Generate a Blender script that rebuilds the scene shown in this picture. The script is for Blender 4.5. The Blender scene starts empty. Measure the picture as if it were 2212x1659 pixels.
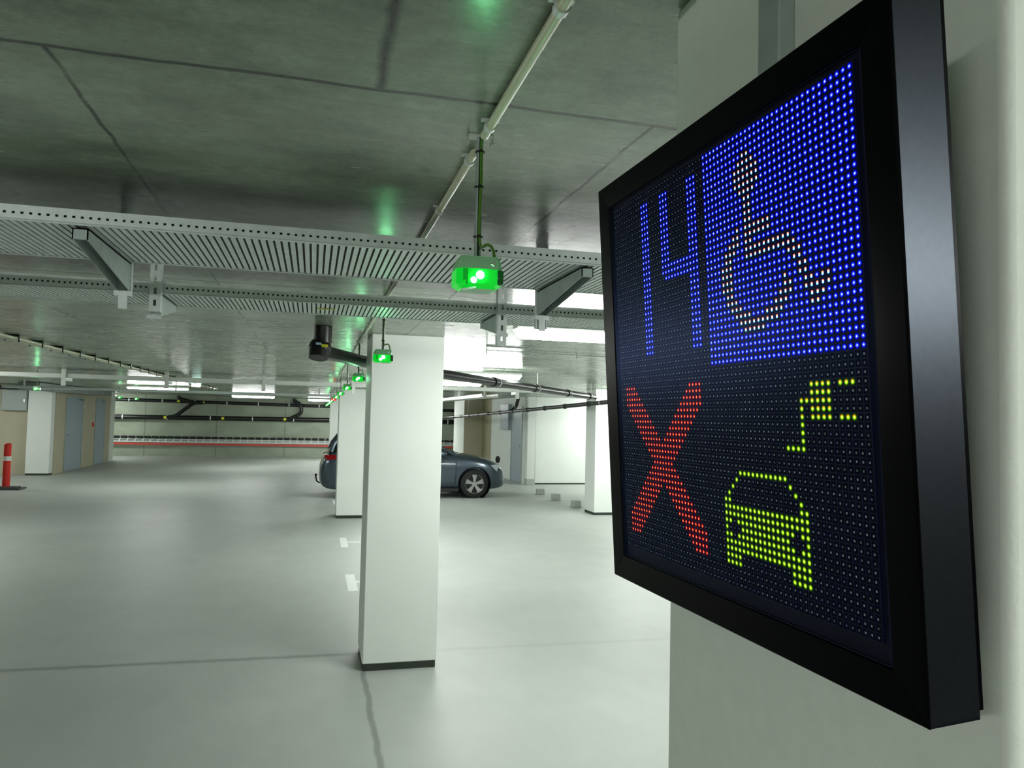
import bpy, bmesh, math, random
from mathutils import Vector, Matrix
random.seed(7)
SC = bpy.context.scene
COL = SC.collection
R = math.radians

# ------------------------------------------------------------------ camera
cam_d = bpy.data.cameras.new('camera')
cam_d.sensor_width = 36.0
cam_d.lens = 1620.0 * 36.0 / 2212.0
cam_d.clip_start = 0.02
cam_d.clip_end = 200
cam = bpy.data.objects.new('camera', cam_d)
COL.objects.link(cam)
cr = Vector((0.9664618993754536, -0.2558073931351381, 0.02267100952749323))
cu = Vector((-0.033449859628085866, -0.03786426448503793, 0.9987228866737102))
cb = Vector((-0.25462227700351, -0.9659859600907313, -0.04515109036486123))
# rows of the measured basis are (world x, world y, world z)
M = Matrix(((cr.x, cu.x, cb.x, 0.0), (cr.y, cu.y, cb.y, 0.0), (cr.z, cu.z, cb.z, 1.8), (0, 0, 0, 1)))
cam.matrix_world = M
SC.camera = cam

# ------------------------------------------------------------------ world, exposure
wd = bpy.data.worlds.new('world')
SC.world = wd
wd.use_nodes = True
wd.node_tree.nodes['Background'].inputs[0].default_value = (0.02, 0.024, 0.021, 1)
wd.node_tree.nodes['Background'].inputs[1].default_value = 0.0
SC.view_settings.view_transform = 'Standard'
SC.view_settings.look = 'None'
SC.view_settings.exposure = 0.0
SC.view_settings.gamma = 1.0
SC.view_settings.use_curve_mapping = False
cy = SC.cycles
cy.use_denoising = True
cy.use_adaptive_sampling = True
cy.adaptive_threshold = 0.02
cy.max_bounces = 7
cy.diffuse_bounces = 5
cy.glossy_bounces = 4
cy.transmission_bounces = 4
cy.transparent_max_bounces = 6
cy.sample_clamp_indirect = 6.0
cy.caustics_reflective = False
cy.caustics_refractive = False
LAMP_POWER = 94.0          # emission of the batten diffusers

H = 2.383                  # ceiling height

# ------------------------------------------------------------------ materials
def s2l(c):
    return tuple(((v / 255.0) / 12.92 if v / 255.0 <= 0.04045 else ((v / 255.0 + 0.055) / 1.055) ** 2.4) for v in c)

def mat(name, rgb, rough=0.6, metal=0.0, spec=0.5, noise=0.0, nscale=8.0, bump=0.0, bscale=60.0, emit=None, estr=0.0, coat=0.0, stretch=(1, 1, 1)):
    m = bpy.data.materials.new(name)
    m.use_nodes = True
    nt = m.node_tree
    b = nt.nodes['Principled BSDF']
    base = s2l(rgb)
    b.inputs['Base Color'].default_value = (*base, 1)
    b.inputs['Roughness'].default_value = rough
    b.inputs['Metallic'].default_value = metal
    b.inputs['Specular IOR Level'].default_value = spec
    b.inputs['Coat Weight'].default_value = coat
    b.inputs['Coat Roughness'].default_value = 0.08
    if emit is not None:
        b.inputs['Emission Color'].default_value = (*emit, 1)
        b.inputs['Emission Strength'].default_value = estr
    if noise or bump:
        tc = nt.nodes.new('ShaderNodeTexCoord')
        mp = nt.nodes.new('ShaderNodeMapping')
        mp.inputs['Scale'].default_value = stretch
        nt.links.new(tc.outputs['Object'], mp.inputs['Vector'])
    if noise:
        n = nt.nodes.new('ShaderNodeTexNoise')
        n.inputs['Scale'].default_value = nscale
        n.inputs['Detail'].default_value = 6
        nt.links.new(mp.outputs[0], n.inputs['Vector'])
        mr = nt.nodes.new('ShaderNodeMapRange')
        mr.inputs['From Min'].default_value = 0.3
        mr.inputs['From Max'].default_value = 0.7
        mr.inputs['To Min'].default_value = 1 - noise
        mr.inputs['To Max'].default_value = 1 + noise
        nt.links.new(n.outputs['Fac'], mr.inputs['Value'])
        hsv = nt.nodes.new('ShaderNodeHueSaturation')
        hsv.inputs['Color'].default_value = (*base, 1)
        nt.links.new(mr.outputs[0], hsv.inputs['Value'])
        nt.links.new(hsv.outputs[0], b.inputs['Base Color'])
    if bump:
        n2 = nt.nodes.new('ShaderNodeTexNoise')
        n2.inputs['Scale'].default_value = bscale
        n2.inputs['Detail'].default_value = 4
        nt.links.new(mp.outputs[0], n2.inputs['Vector'])
        bp = nt.nodes.new('ShaderNodeBump')
        bp.inputs['Strength'].default_value = bump
        bp.inputs['Distance'].default_value = 0.01
        nt.links.new(n2.outputs['Fac'], bp.inputs['Height'])
        nt.links.new(bp.outputs[0], b.inputs['Normal'])
    return m

def emat(name, rgb, strength, sample=True):
    m = bpy.data.materials.new(name)
    m.use_nodes = True
    nt = m.node_tree
    nt.nodes.clear()
    e = nt.nodes.new('ShaderNodeEmission')
    e.inputs[0].default_value = (*rgb, 1)
    e.inputs[1].default_value = strength
    o = nt.nodes.new('ShaderNodeOutputMaterial')
    nt.links.new(e.outputs[0], o.inputs[0])
    if not sample:
        m.cycles.emission_sampling = 'NONE'
    return m

class NT:
    """tiny helper to write math node chains"""
    def __init__(s, nt): s.nt = nt
    def val(s, x, sock):
        if isinstance(x, (int, float)): sock.default_value = x
        else: s.nt.links.new(x, sock)
    def m(s, op, a, b=0.0, c=None, clamp=False):
        n = s.nt.nodes.new('ShaderNodeMath'); n.operation = op; n.use_clamp = clamp
        s.val(a, n.inputs[0]); s.val(b, n.inputs[1])
        if c is not None: s.val(c, n.inputs[2])
        return n.outputs[0]
    def noise(s, vec, scale, detail=4, rough=0.5):
        n = s.nt.nodes.new('ShaderNodeTexNoise')
        n.inputs['Scale'].default_value = scale; n.inputs['Detail'].default_value = detail
        n.inputs['Roughness'].default_value = rough
        s.nt.links.new(vec, n.inputs['Vector']); return n.outputs['Fac']
    def scaled(s, vec, sc):
        n = s.nt.nodes.new('ShaderNodeMapping'); n.inputs['Scale'].default_value = sc
        s.nt.links.new(vec, n.inputs['Vector']); return n.outputs[0]
    def rng(s, v, a, b, c, d, smooth=False):
        n = s.nt.nodes.new('ShaderNodeMapRange')
        if smooth: n.interpolation_type = 'SMOOTHSTEP'
        s.val(v, n.inputs[0])
        for i, q in enumerate((a, b, c, d)): n.inputs[i + 1].default_value = q
        return n.outputs[0]
    def line(s, coord, pos, half, soft):
        d = s.m('ABSOLUTE', s.m('SUBTRACT', coord, pos))
        return s.rng(d, half, half + soft, 1.0, 0.0)

def ceiling_material():
    m = bpy.data.materials.new('cast concrete ceiling'); m.use_nodes = True
    nt = m.node_tree; b = nt.nodes['Principled BSDF']; q = NT(nt)
    tc = nt.nodes.new('ShaderNodeTexCoord'); P = tc.outputs['Object']
    sp = nt.nodes.new('ShaderNodeSeparateXYZ'); nt.links.new(P, sp.inputs[0])
    x, y = sp.outputs[0], sp.outputs[1]
    big = q.noise(q.scaled(P, (1.0, 1.0, 1)), 2.2, 5, 0.6)
    streak = q.noise(q.scaled(P, (1.1, 3.6, 1)), 2.2, 4, 0.55)
    fine = q.noise(P, 55.0, 5, 0.7)
    v = q.m('ADD', q.rng(big, 0.32, 0.68, 0.70, 1.22), q.rng(streak, 0.3, 0.7, -0.10, 0.10))
    blot = q.noise(q.scaled(P, (1.0, 1.9, 1)), 7.5, 6, 0.72)
    v = q.m('ADD', v, q.rng(blot, 0.3, 0.7, -0.20, 0.20))
    lines_ = q.noise(q.scaled(P, (0.8, 9.0, 1)), 4.0, 3, 0.5)
    v = q.m('SUBTRACT', v, q.m('MULTIPLY', q.rng(lines_, 0.60, 0.70, 0.0, 0.20), q.rng(blot, 0.45, 0.6, 0.0, 1.0)))
    v = q.m('ADD', v, q.rng(fine, 0.3, 0.7, -0.13, 0.13))
    # formwork joints: cross joints every 2.25 m along the building, long joints every 1.07 m, staggered
    wob = q.m('MULTIPLY', q.m('SUBTRACT', q.noise(P, 6.0, 3), 0.5), 0.02)
    yy = q.m('ADD', y, wob); xx = q.m('ADD', x, wob)
    def rep(c, off, per):
        t = q.m('MODULO', q.m('ADD', q.m('SUBTRACT', c, off), per * 40 + per / 2), per)
        return q.m('SUBTRACT', t, per / 2)
    jy = q.line(rep(yy, 1.34, 2.25), 0.0, 0.0035, 0.005)
    jx = q.line(rep(xx, -0.44, 1.07), 0.0, 0.0022, 0.004)
    after = q.m('GREATER_THAN', y, 1.34)
    jx = q.m('MULTIPLY', jx, after)
    jx2 = q.m('MULTIPLY', q.line(xx, 0.093, 0.002, 0.012), q.m('LESS_THAN', y, 1.34))
    brk = q.rng(q.noise(P, 3.1, 3), 0.38, 0.5, 0.25, 1.0)
    j = q.m('MAXIMUM', q.m('MAXIMUM', jy, jx2), q.m('MULTIPLY', jx, brk))
    halo = q.m('MULTIPLY', q.line(rep(yy, 1.34, 2.25), 0.0, 0.004, 0.05), 0.22)
    v = q.m('MULTIPLY', v, q.m('SUBTRACT', 1.0, q.m('MULTIPLY', j, 0.82)))
    v = q.m('MULTIPLY', v, q.m('SUBTRACT', 1.0, halo))
    # damp stain and the pour joint left of the near conduit
    st = nt.nodes.new('ShaderNodeVectorMath'); st.operation = 'DISTANCE'
    mp = q.scaled(P, (1.0, 0.45, 0)); nt.links.new(mp, st.inputs[0]); st.inputs[1].default_value = (0.735, 2.28 * 0.45, 0)
    v = q.m('MULTIPLY', v, q.rng(q.m('ADD', st.outputs['Value'], q.m('MULTIPLY', q.m('SUBTRACT', big, 0.5), 0.2)), 0.03, 0.11, 0.45, 1.0))
    v = q.m('MULTIPLY', v, q.rng(q.m('ABSOLUTE', q.m('SUBTRACT', q.m('ADD', x, q.m('MULTIPLY', y, 0.0)), 0.06)), 0.0, 0.16, 0.86, 1.0))
    hsv = nt.nodes.new('ShaderNodeHueSaturation')
    hsv.inputs['Color'].default_value = (*s2l((141, 153, 137)), 1)
    nt.links.new(v, hsv.inputs['Value'])
    nt.links.new(hsv.outputs[0], b.inputs['Base Color'])
    nt.links.new(q.rng(streak, 0.3, 0.7, 0.22, 0.29), b.inputs['Roughness'])
    b.inputs['Specular IOR Level'].default_value = 0.5
    bp = nt.nodes.new('ShaderNodeBump'); bp.inputs['Strength'].default_value = 0.012; bp.inputs['Distance'].default_value = 0.01
    hh = q.m('ADD', q.m('MULTIPLY', streak, 0.6), q.m('MULTIPLY', j, -0.7))
    nt.links.new(hh, bp.inputs['Height']); nt.links.new(bp.outputs[0], b.inputs['Normal'])
    return m

def floor_material():
    m = bpy.data.materials.new('pale coated screed floor'); m.use_nodes = True
    nt = m.node_tree; b = nt.nodes['Principled BSDF']; q = NT(nt)
    tc = nt.nodes.new('ShaderNodeTexCoord'); P = tc.outputs['Object']
    sp = nt.nodes.new('ShaderNodeSeparateXYZ'); nt.links.new(P, sp.inputs[0])
    x, y = sp.outputs[0], sp.outputs[1]
    big = q.noise(P, 0.7, 4, 0.55); mid = q.noise(q.scaled(P, (1, 0.5, 1)), 5.0, 5, 0.6); fine = q.noise(P, 120.0, 3, 0.6)
    v = q.m('ADD', q.rng(big, 0.3, 0.7, 0.94, 1.05), q.rng(mid, 0.3, 0.7, -0.035, 0.035))
    v = q.m('ADD', v, q.rng(fine, 0.3, 0.7, -0.02, 0.02))
    wob = q.m('MULTIPLY', q.m('SUBTRACT', q.noise(P, 2.5, 3), 0.5), 0.05)
    wob2 = q.m('MULTIPLY', q.m('SUBTRACT', q.noise(P, 9.0, 3), 0.5), 0.035)
    lx = q.line(q.m('ADD', x, wob), 0.395, 0.011, 0.014)
    lx = q.m('MULTIPLY', lx, q.m('LESS_THAN', y, 5.42))
    ly = q.line(q.m('ADD', y, q.m('ADD', wob2, q.m('MULTIPLY', x, 0.03))), 5.84, 0.004, 0.05)
    lyk = q.rng(x, 0.2, 0.9, 0.42, 0.1)
    j = q.m('MAXIMUM', q.m('MULTIPLY', lx, 0.4), q.m('MULTIPLY', ly, lyk))
    v = q.m('MULTIPLY', v, q.m('SUBTRACT', 1.0, j))
    # faint curved tyre sweeps
    d = nt.nodes.new('ShaderNodeVectorMath'); d.operation = 'DISTANCE'
    nt.links.new(P, d.inputs[0]); d.inputs[1].default_value = (3.5, 3.0, 0)
    rad = q.m('ADD', d.outputs['Value'], q.m('MULTIPLY', wob, 3.0))
    sw = q.m('MAXIMUM', q.line(rad, 5.2, 0.05, 0.12), q.line(rad, 6.9, 0.05, 0.14))
    v = q.m('MULTIPLY', v, q.m('SUBTRACT', 1.0, q.m('MULTIPLY', q.m('MULTIPLY', sw, q.rng(mid, 0.4, 0.65, 0, 1)), 0.05)))
    hsv = nt.nodes.new('ShaderNodeHueSaturation')
    hsv.inputs['Color'].default_value = (*s2l((180, 185, 180)), 1)
    nt.links.new(v, hsv.inputs['Value']); nt.links.new(hsv.outputs[0], b.inputs['Base Color'])
    b.inputs['Roughness'].default_value = 0.5
    b.inputs['Specular IOR Level'].default_value = 0.35
    bp = nt.nodes.new('ShaderNodeBump'); bp.inputs['Strength'].default_value = 0.06; bp.inputs['Distance'].default_value = 0.01
    nt.links.new(q.m('ADD', mid, q.m('MULTIPLY', j, -0.5)), bp.inputs['Height']); nt.links.new(bp.outputs[0], b.inputs['Normal'])
    return m

def backwall_material():
    m = bpy.data.materials.new('cast concrete wall'); m.use_nodes = True
    nt = m.node_tree; b = nt.nodes['Principled BSDF']; q = NT(nt)
    tc = nt.nodes.new('ShaderNodeTexCoord'); P = tc.outputs['Object']
    sp = nt.nodes.new('ShaderNodeSeparateXYZ'); nt.links.new(P, sp.inputs[0])
    big = q.noise(q.scaled(P, (0.8, 1, 1.5)), 1.2, 6, 0.6)
    v = q.rng(big, 0.3, 0.7, 0.8, 1.15)
    t = q.m('SUBTRACT', q.m('MODULO', q.m('ADD', sp.outputs[0], 101.2), 2.6), 1.3)
    v = q.m('MULTIPLY', v, q.m('SUBTRACT', 1.0, q.m('MULTIPLY', q.line(t, 0.0, 0.01, 0.02), 0.35)))
    hsv = nt.nodes.new('ShaderNodeHueSaturation')
    hsv.inputs['Color'].default_value = (*s2l((150, 160, 142)), 1)
    nt.links.new(v, hsv.inputs['Value']); nt.links.new(hsv.outputs[0], b.inputs['Base Color'])
    b.inputs['Roughness'].default_value = 0.6
    return m

MT = dict(
    ceiling=ceiling_material(), floor=floor_material(), backwall=backwall_material(),
    white=mat('white painted concrete', (232, 237, 232), 0.6, noise=0.02, nscale=3, bump=0.03, bscale=150),
    column=mat('off white painted plaster', (224, 229, 220), 0.65, noise=0.025, nscale=40, bump=0.10, bscale=220),
    beige=mat('beige painted masonry', (190, 184, 160), 0.65, noise=0.05, nscale=2),
    beige_dark=mat('shaded beige masonry', (168, 162, 130), 0.65, noise=0.05, nscale=2),  # darker beige copy: shade of the side face put into colour
    plinth=mat('dark joint filler', (52, 60, 52), 0.9, noise=0.2, nscale=12),
    galv=mat('galvanised steel', (222, 230, 228), 0.42, 0.15, noise=0.08, nscale=30),
    galv_dull=mat('dull galvanised steel', (168, 180, 176), 0.5, 0.25, noise=0.1, nscale=20),
    door=mat('blue grey door paint', (158, 174, 184), 0.45, noise=0.02),
    steel=mat('brushed steel', (190, 196, 195), 0.3, 0.9),
    pvc=mat('cream plastic conduit', (205, 208, 178), 0.35),
    cable=mat('green cable sheath', (84, 128, 42), 0.4),
    black=mat('black plastic', (16, 18, 18), 0.45),
    pipe=mat('black drain pipe plastic', (9, 11, 11), 0.38),
    rubber=mat('black rubber', (26, 28, 28), 0.8),
    grey_rubber=mat('grey rubber foot', (70, 76, 74), 0.8),
    frame=mat('black anodised aluminium', (3, 3, 6), 0.3, 0.0, 0.05),
    frame_side=mat('dark grey brushed aluminium', (46, 50, 56), 0.32, 0.9, 0.5, noise=0.06, nscale=180),
    board=mat('navy hazed circuit mask', (6, 10, 28), 0.6, spec=0.2),  # navy tint stands for glare reflected over the board
    louvre=mat('navy hazed louvre plastic', (12, 19, 50), 0.5, spec=0.25),  # diffuse navy carries the haze reflected in the cover sheet
    led_off=mat('unlit diode lens', (150, 168, 172), 0.4),
    led_off2=mat('unlit diode lens green', (100, 132, 112), 0.4),
    led_off3=mat('unlit diode lens violet', (100, 100, 145), 0.4),
    red=mat('signal red plastic', (214, 38, 16), 0.45),
    redrail=mat('red painted steel', (196, 70, 58), 0.5),
    reflect=mat('white reflective tape', (228, 232, 228), 0.35),
    yellow=mat('yellow label', (205, 205, 40), 0.5),
    bluelabel=mat('pale blue label', (150, 180, 205), 0.5),
    marking=mat('white floor paint', (226, 230, 226), 0.6, noise=0.04, nscale=20),
    kerb=mat('grey concrete block', (178, 184, 178), 0.8, noise=0.1, nscale=20),
    carpaint=mat('slate blue car paint', (68, 82, 94), 0.28, 0.6, 0.6, coat=1.0),
    carglass=mat('dark car glass', (14, 18, 20), 0.06, 0.0, 0.8),
    cartrim=mat('black car trim', (14, 15, 16), 0.5),
    tyre=mat('tyre rubber', (18, 19, 19), 0.75),
    alloy=mat('silver alloy', (178, 182, 178), 0.3, 0.8),
    chrome=mat('chrome', (220, 224, 226), 0.12, 1.0),
    lampglass=mat('clear headlamp lens', (200, 210, 214), 0.12, 0.3),
    taillamp=mat('red lamp lens', (130, 10, 14), 0.15, emit=(1, 0.03, 0.05), estr=0.04),
    cabinet=mat('grey painted steel cabinet', (166, 176, 172), 0.5),
    duct=mat('grey duct metal', (140, 150, 146), 0.45, 0.4),
    box=mat('grey translucent casing', (158, 172, 162), 0.35, noise=0.03, emit=(0.02, 0.6, 0.06), estr=0.12),  # green emission stands in for diode light glowing through the casing
    sens_dark=mat('smoked green lens', (20, 44, 26), 0.15, emit=(0.0, 0.25, 0.03), estr=0.12),
    lens=mat('green lens', (20, 140, 40), 0.12, emit=(0.0, 1.0, 0.04), estr=0.5),
    lens_dark=mat('green lens edge', (10, 90, 24), 0.12, emit=(0.0, 0.5, 0.02), estr=0.45),
    lens_red=mat('red lens', (150, 20, 14), 0.12, emit=(1.0, 0.03, 0.02), estr=1.2),
    hdpe=mat('white plastic', (214, 218, 212), 0.4),
)
MT['led_green'] = emat('green diode', (0.25, 1.0, 0.42), 190.0)
MT['led_red'] = emat('red diode', (1.0, 0.06, 0.04), 60.0)
MT['led_white'] = emat('white green diode', (0.6, 1.0, 0.85), 22.0)
MT['diffuser'] = emat('lit batten diffuser', (0.96, 1.0, 0.955), LAMP_POWER)
for k, c, s in (('b_core', (0.62, 0.75, 1.0), 1.6), ('b_mid', (0.03, 0.08, 1.0), 1.1), ('b_halo', (0.0, 0.0, 0.55), 1.0), ('b_spill', (0.0, 0.0, 0.06), 1.0),
                ('w_red', (1.0, 0.22, 0.03), 1.0), ('w_core', (1.0, 1.0, 0.92), 1.5), ('w_cyan', (0.1, 0.75, 1.0), 1.2),
                ('r_core', (1.0, 0.62, 0.2), 1.3), ('r_mid', (1.0, 0.04, 0.005), 1.0), ('r_spill', (0.045, 0.0, 0.012), 1.0),
                ('y_core', (1.0, 1.0, 0.25), 1.4), ('y_mid', (0.36, 0.8, 0.0), 1.0), ('y_spill', (0.012, 0.06, 0.0), 1.0), ('y_org', (1.0, 0.33, 0.0), 1.1)):
    MT[k] = emat('diode ' + k.replace('_', ' '), c, s, sample=False)  # outer rings are the dots' light spill painted as emission

# ------------------------------------------------------------------ geometry helpers
class MB:
    def __init__(s): s.v = []; s.f = []; s.mi = []; s.cur = 0
    def add(s, vs, fs):
        o = len(s.v); s.v += [tuple(p) for p in vs]; s.f += [tuple(i + o for i in f) for f in fs]; s.mi += [s.cur] * len(fs); return s
    def box(s, x0, x1, y0, y1, z0, z1):
        return s.add([(x0, y0, z0), (x1, y0, z0), (x1, y1, z0), (x0, y1, z0), (x0, y0, z1), (x1, y0, z1), (x1, y1, z1), (x0, y1, z1)],
                     [(0, 3, 2, 1), (4, 5, 6, 7), (0, 1, 5, 4), (1, 2, 6, 5), (2, 3, 7, 6), (3, 0, 4, 7)])
    def cyl(s, a, b, r, n=16, r2=None, caps=True):
        a = Vector(a); b = Vector(b); d = (b - a).normalized(); r2 = r if r2 is None else r2
        u = d.orthogonal().normalized(); w = d.cross(u)
        vs = []
        for p, rr in ((a, r), (b, r2)):
            for i in range(n):
                t = 2 * math.pi * i / n; vs.append(p + u * math.cos(t) * rr + w * math.sin(t) * rr)
        fs = [(i, (i + 1) % n, n + (i + 1) % n, n + i) for i in range(n)]
        if caps: fs += [tuple(reversed(range(n))), tuple(range(n, 2 * n))]
        return s.add(vs, fs)
    def tube(s, pts, r, n=12):
        pts = [Vector(p) for p in pts]; vs = []; u = None
        for i, p in enumerate(pts):
            d = (pts[min(i + 1, len(pts) - 1)] - pts[max(i - 1, 0)]).normalized()
            if u is None: u = d.orthogonal().normalized()
            u = (u - d * u.dot(d)).normalized(); w = d.cross(u)
            for k in range(n):
                t = 2 * math.pi * k / n; vs.append(p + u * math.cos(t) * r + w * math.sin(t) * r)
        fs = []
        for i in range(len(pts) - 1):
            for k in range(n):
                fs.append((i * n + k, i * n + (k + 1) % n, (i + 1) * n + (k + 1) % n, (i + 1) * n + k))
        fs += [tuple(reversed(range(n))), tuple(range((len(pts) - 1) * n, len(pts) * n))]
        return s.add(vs, fs)
    def prism(s, poly, a, b, axis='x'):
        n = len(poly)
        def P(t, p): return {'x': (t, p[0], p[1]), 'y': (p[0], t, p[1]), 'z': (p[0], p[1], t)}[axis]
        vs = [P(a, p) for p in poly] + [P(b, p) for p in poly]
        fs = [tuple(range(n)), tuple(reversed(range(n, 2 * n)))] + [(i, n + i, n + (i + 1) % n, (i + 1) % n) for i in range(n)]
        return s.add(vs, fs)
    def ball(s, c, r, n=10, m=7, sz=1.0):
        c = Vector(c); vs = [c + Vector((0, 0, r * sz))]
        for j in range(1, m):
            ph = math.pi * j / m
            for i in range(n):
                t = 2 * math.pi * i / n; vs.append(c + Vector((r * math.sin(ph) * math.cos(t), r * math.sin(ph) * math.sin(t), r * sz * math.cos(ph))))
        vs.append(c - Vector((0, 0, r * sz))); fs = [(0, 1 + i, 1 + (i + 1) % n) for i in range(n)]
        for j in range(m - 2):
            for i in range(n):
                a = 1 + j * n; fs.append((a + i, a + n + i, a + n + (i + 1) % n, a + (i + 1) % n))
        l = len(vs) - 1; a = 1 + (m - 2) * n
        fs += [(l, a + (i + 1) % n, a + i) for i in range(n)]
        return s.add(vs, fs)
    def ring(s, cx, cy, z, r0, r1, n=8, a0=0.0, a1=None, sq=False):
        """flat annulus (or disc when r0 = 0) in the local xy plane"""
        full = a1 is None
        k = n if full else n + 1
        ang = [a0 + (2 * math.pi if full else a1 - a0) * i / n for i in range(k)]
        out = [(cx + r1 * math.cos(t), cy + r1 * math.sin(t), z) for t in ang]
        if r0 <= 0:
            if full: return s.add(out, [tuple(range(n))])
            return s.add([(cx, cy, z)] + out, [(0, i + 1, i + 2) for i in range(n)])
        inn = [(cx + r0 * math.cos(t), cy + r0 * math.sin(t), z) for t in ang]
        fs = [(i, k + i, k + (i + 1) % k, (i + 1) % k) for i in range(n)]
        return s.add(inn + out, fs)
    def build(s, name, mats, parent=None, local=False, origin=None, smooth=True, bevel=0.0, angle=35, fix=True):
        me = bpy.data.meshes.new(name)
        off = Vector((0, 0, 0))
        if not local:
            if parent is not None: off = parent_loc(parent)
            else:
                xs = [p[0] for p in s.v]; ys = [p[1] for p in s.v]; zs = [p[2] for p in s.v]
                off = Vector(((min(xs) + max(xs)) / 2, (min(ys) + max(ys)) / 2, min(zs))) if origin is None else Vector(origin)
        me.from_pydata([(p[0] - off.x, p[1] - off.y, p[2] - off.z) for p in s.v], [], s.f)
        if not isinstance(mats, (list, tuple)): mats = [mats]
        for m in mats: me.materials.append(m)
        if len(mats) > 1: me.polygons.foreach_set('material_index', s.mi)
        if fix:
            bm = bmesh.new(); bm.from_mesh(me); bmesh.ops.recalc_face_normals(bm, faces=bm.faces); bm.to_mesh(me); bm.free()
        if smooth:
            me.shade_smooth(); me.set_sharp_from_angle(angle=R(angle))
        o = bpy.data.objects.new(name, me); COL.objects.link(o)
        if parent is not None: o.parent = parent
        elif not local: o.location = off
        if bevel:
            bv = o.modifiers.new('bevel', 'BEVEL'); bv.width = bevel; bv.segments = 2; bv.limit_method = 'ANGLE'; bv.angle_limit = R(40)
        return o

def parent_loc(o):
    v = Vector((0, 0, 0))
    while o is not None: v += o.location; o = o.parent
    return v

def tag(o, label, cat, group=None, kind=None):
    o['label'] = label; o['category'] = cat
    if group: o['group'] = group
    if kind: o['kind'] = kind
    return o
def struct(o): o['kind'] = 'structure'; return o
def empty(name, loc, label, cat, group=None):
    o = bpy.data.objects.new(name, None); COL.objects.link(o); o.location = loc; o.empty_display_size = 0.1
    return tag(o, label, cat, group)
def copy_tree(o, parent=None):
    c = o.copy(); COL.objects.link(c); c.parent = parent
    for ch in list(o.children): copy_tree(ch, c)
    return c

# ------------------------------------------------------------------ the setting
def fl(name, x0, x1, y0, y1, z0, z1, m):
    b = MB(); b.box(x0, x1, y0, y1, z0, z1); return struct(b.build(name, m, origin=(0, 0, 0), smooth=False))
fl('floor', -12, 12, -6, 32.1, -0.2, 0.0, MT['floor'])
fl('ceiling', -12, 12, -6, 32.1, H, H + 0.25, MT['ceiling'])
fl('wall_back', -12, 12, 31.8, 32.1, 0, H, MT['backwall'])
fl('wall_left', -12.3, -12, -6, 31.8, 0, H, MT['beige'])
fl('wall_right', 12, 12.3, -6, 31.8, 0, H, MT['white'])
fl('wall_front', -12, 12, -6.3, -6, 0, H, MT['beige'])
# left core: a beige block with two doors in its long side
LX = -6.72
fl('wall_left_core', -12, LX, 22.72, 28.35, 0, H, MT['beige'])
fl('trim_1', -12, LX + 0.02, 28.35, 28.87, 0, H, MT['white'])
# right core: white block with a door in its side, beige return behind
RX = 5.59
fl('wall_right_core', RX, 12, 19.75, 23.7, 0, H, MT['white'])
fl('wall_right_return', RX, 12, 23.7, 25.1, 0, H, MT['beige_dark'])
fl('wall_right_rear', 4.97, 12, 25.1, 26.95, 0, H, MT['beige'])
fl('trim_2', 4.955, 4.97, 25.085, 26.95, 0, H, MT['white'])
b = MB(); b.box(5.90, 12, 19.735, 19.75, 0.0, 0.035); struct(b.build('baseboard_right', MT['plinth'], smooth=False))

def door(name, x, y0, y1, side, label):
    """flush door in a wall whose face is the plane x; side +1 faces +x"""
    e = bpy.data.objects.new(name, None); COL.objects.link(e); e.location = (x, (y0 + y1) / 2, 0); e['kind'] = 'structure'
    t = 0.02 * side
    xs = sorted((x, x + t))
    b = MB(); b.box(xs[0], xs[1], y0 + 0.05, y1 - 0.05, 0.01, 2.07); b.build('door_leaf', MT['door'], e, bevel=0.003)
    xs = sorted((x, x + t * 1.6))
    b = MB(); b.box(*xs, y0, y0 + 0.05, 0, 2.13); b.box(*xs, y1 - 0.05, y1, 0, 2.13); b.box(*xs, y0 + 0.05, y1 - 0.05, 2.07, 2.13)
    b.build('door_frame', MT['galv_dull'], e, bevel=0.003)
    b = MB(); b.cyl((x + t, y0 + 0.14, 1.03), (x + t * 3.2, y0 + 0.14, 1.03), 0.012); b.cyl((x + t * 3.0, y0 + 0.14, 1.03), (x + t * 3.0, y0 + 0.28, 1.03), 0.01)
    b.build('door_handle', MT['steel'], e)
    b = MB()
    for z in (0.3, 1.8): b.cyl((x + t * 1.8, y1 - 0.05, z), (x + t * 1.8, y1 - 0.05, z + 0.12), 0.012)
    b.build('hinge', MT['steel'], e)
    b = MB(); b.box(*sorted((x + t, x + t * 3)), y1 - 0.5, y1 - 0.1, 2.0, 2.06); b.build('door_closer', MT['steel'], e, bevel=0.004)
    return e
door('door_1', LX, 23.55, 25.15, 1, '')
door('door_2', LX, 26.5, 27.62, 1, '')
door('door_3', RX, 19.95, 21.1, -1, '')

# corner post beside the right door
e = empty('corner_post', (5.74, 19.62, 0), 'white corner post at the left end of the white wall, right of the grey door', 'post')
b = MB(); b.box(5.62, 5.84, 19.55, 19.74, 0.16, H); b.build('shaft', MT['white'], e, bevel=0.006)
b = MB(); b.box(5.61, 5.85, 19.53, 19.745, 0, 0.16); b.build('foot_block', MT['kerb'], e, bevel=0.01)
b = MB(); b.cyl((5.875, 19.70, 0.0), (5.875, 19.70, H), 0.022)
tag(b.build('wall_pipe', MT['galv_dull']), 'thin dark vertical pipe at the left edge of the white wall', 'pipe')
b = MB(); b.box(RX - 0.11, RX, 21.15, 22.1, 1.45, 2.2)
c = b.build('wall_cabinet', MT['door'], bevel=0.008)
tag(c, 'blue grey wall cabinet mounted left of the grey door behind the car', 'cabinet')

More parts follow.
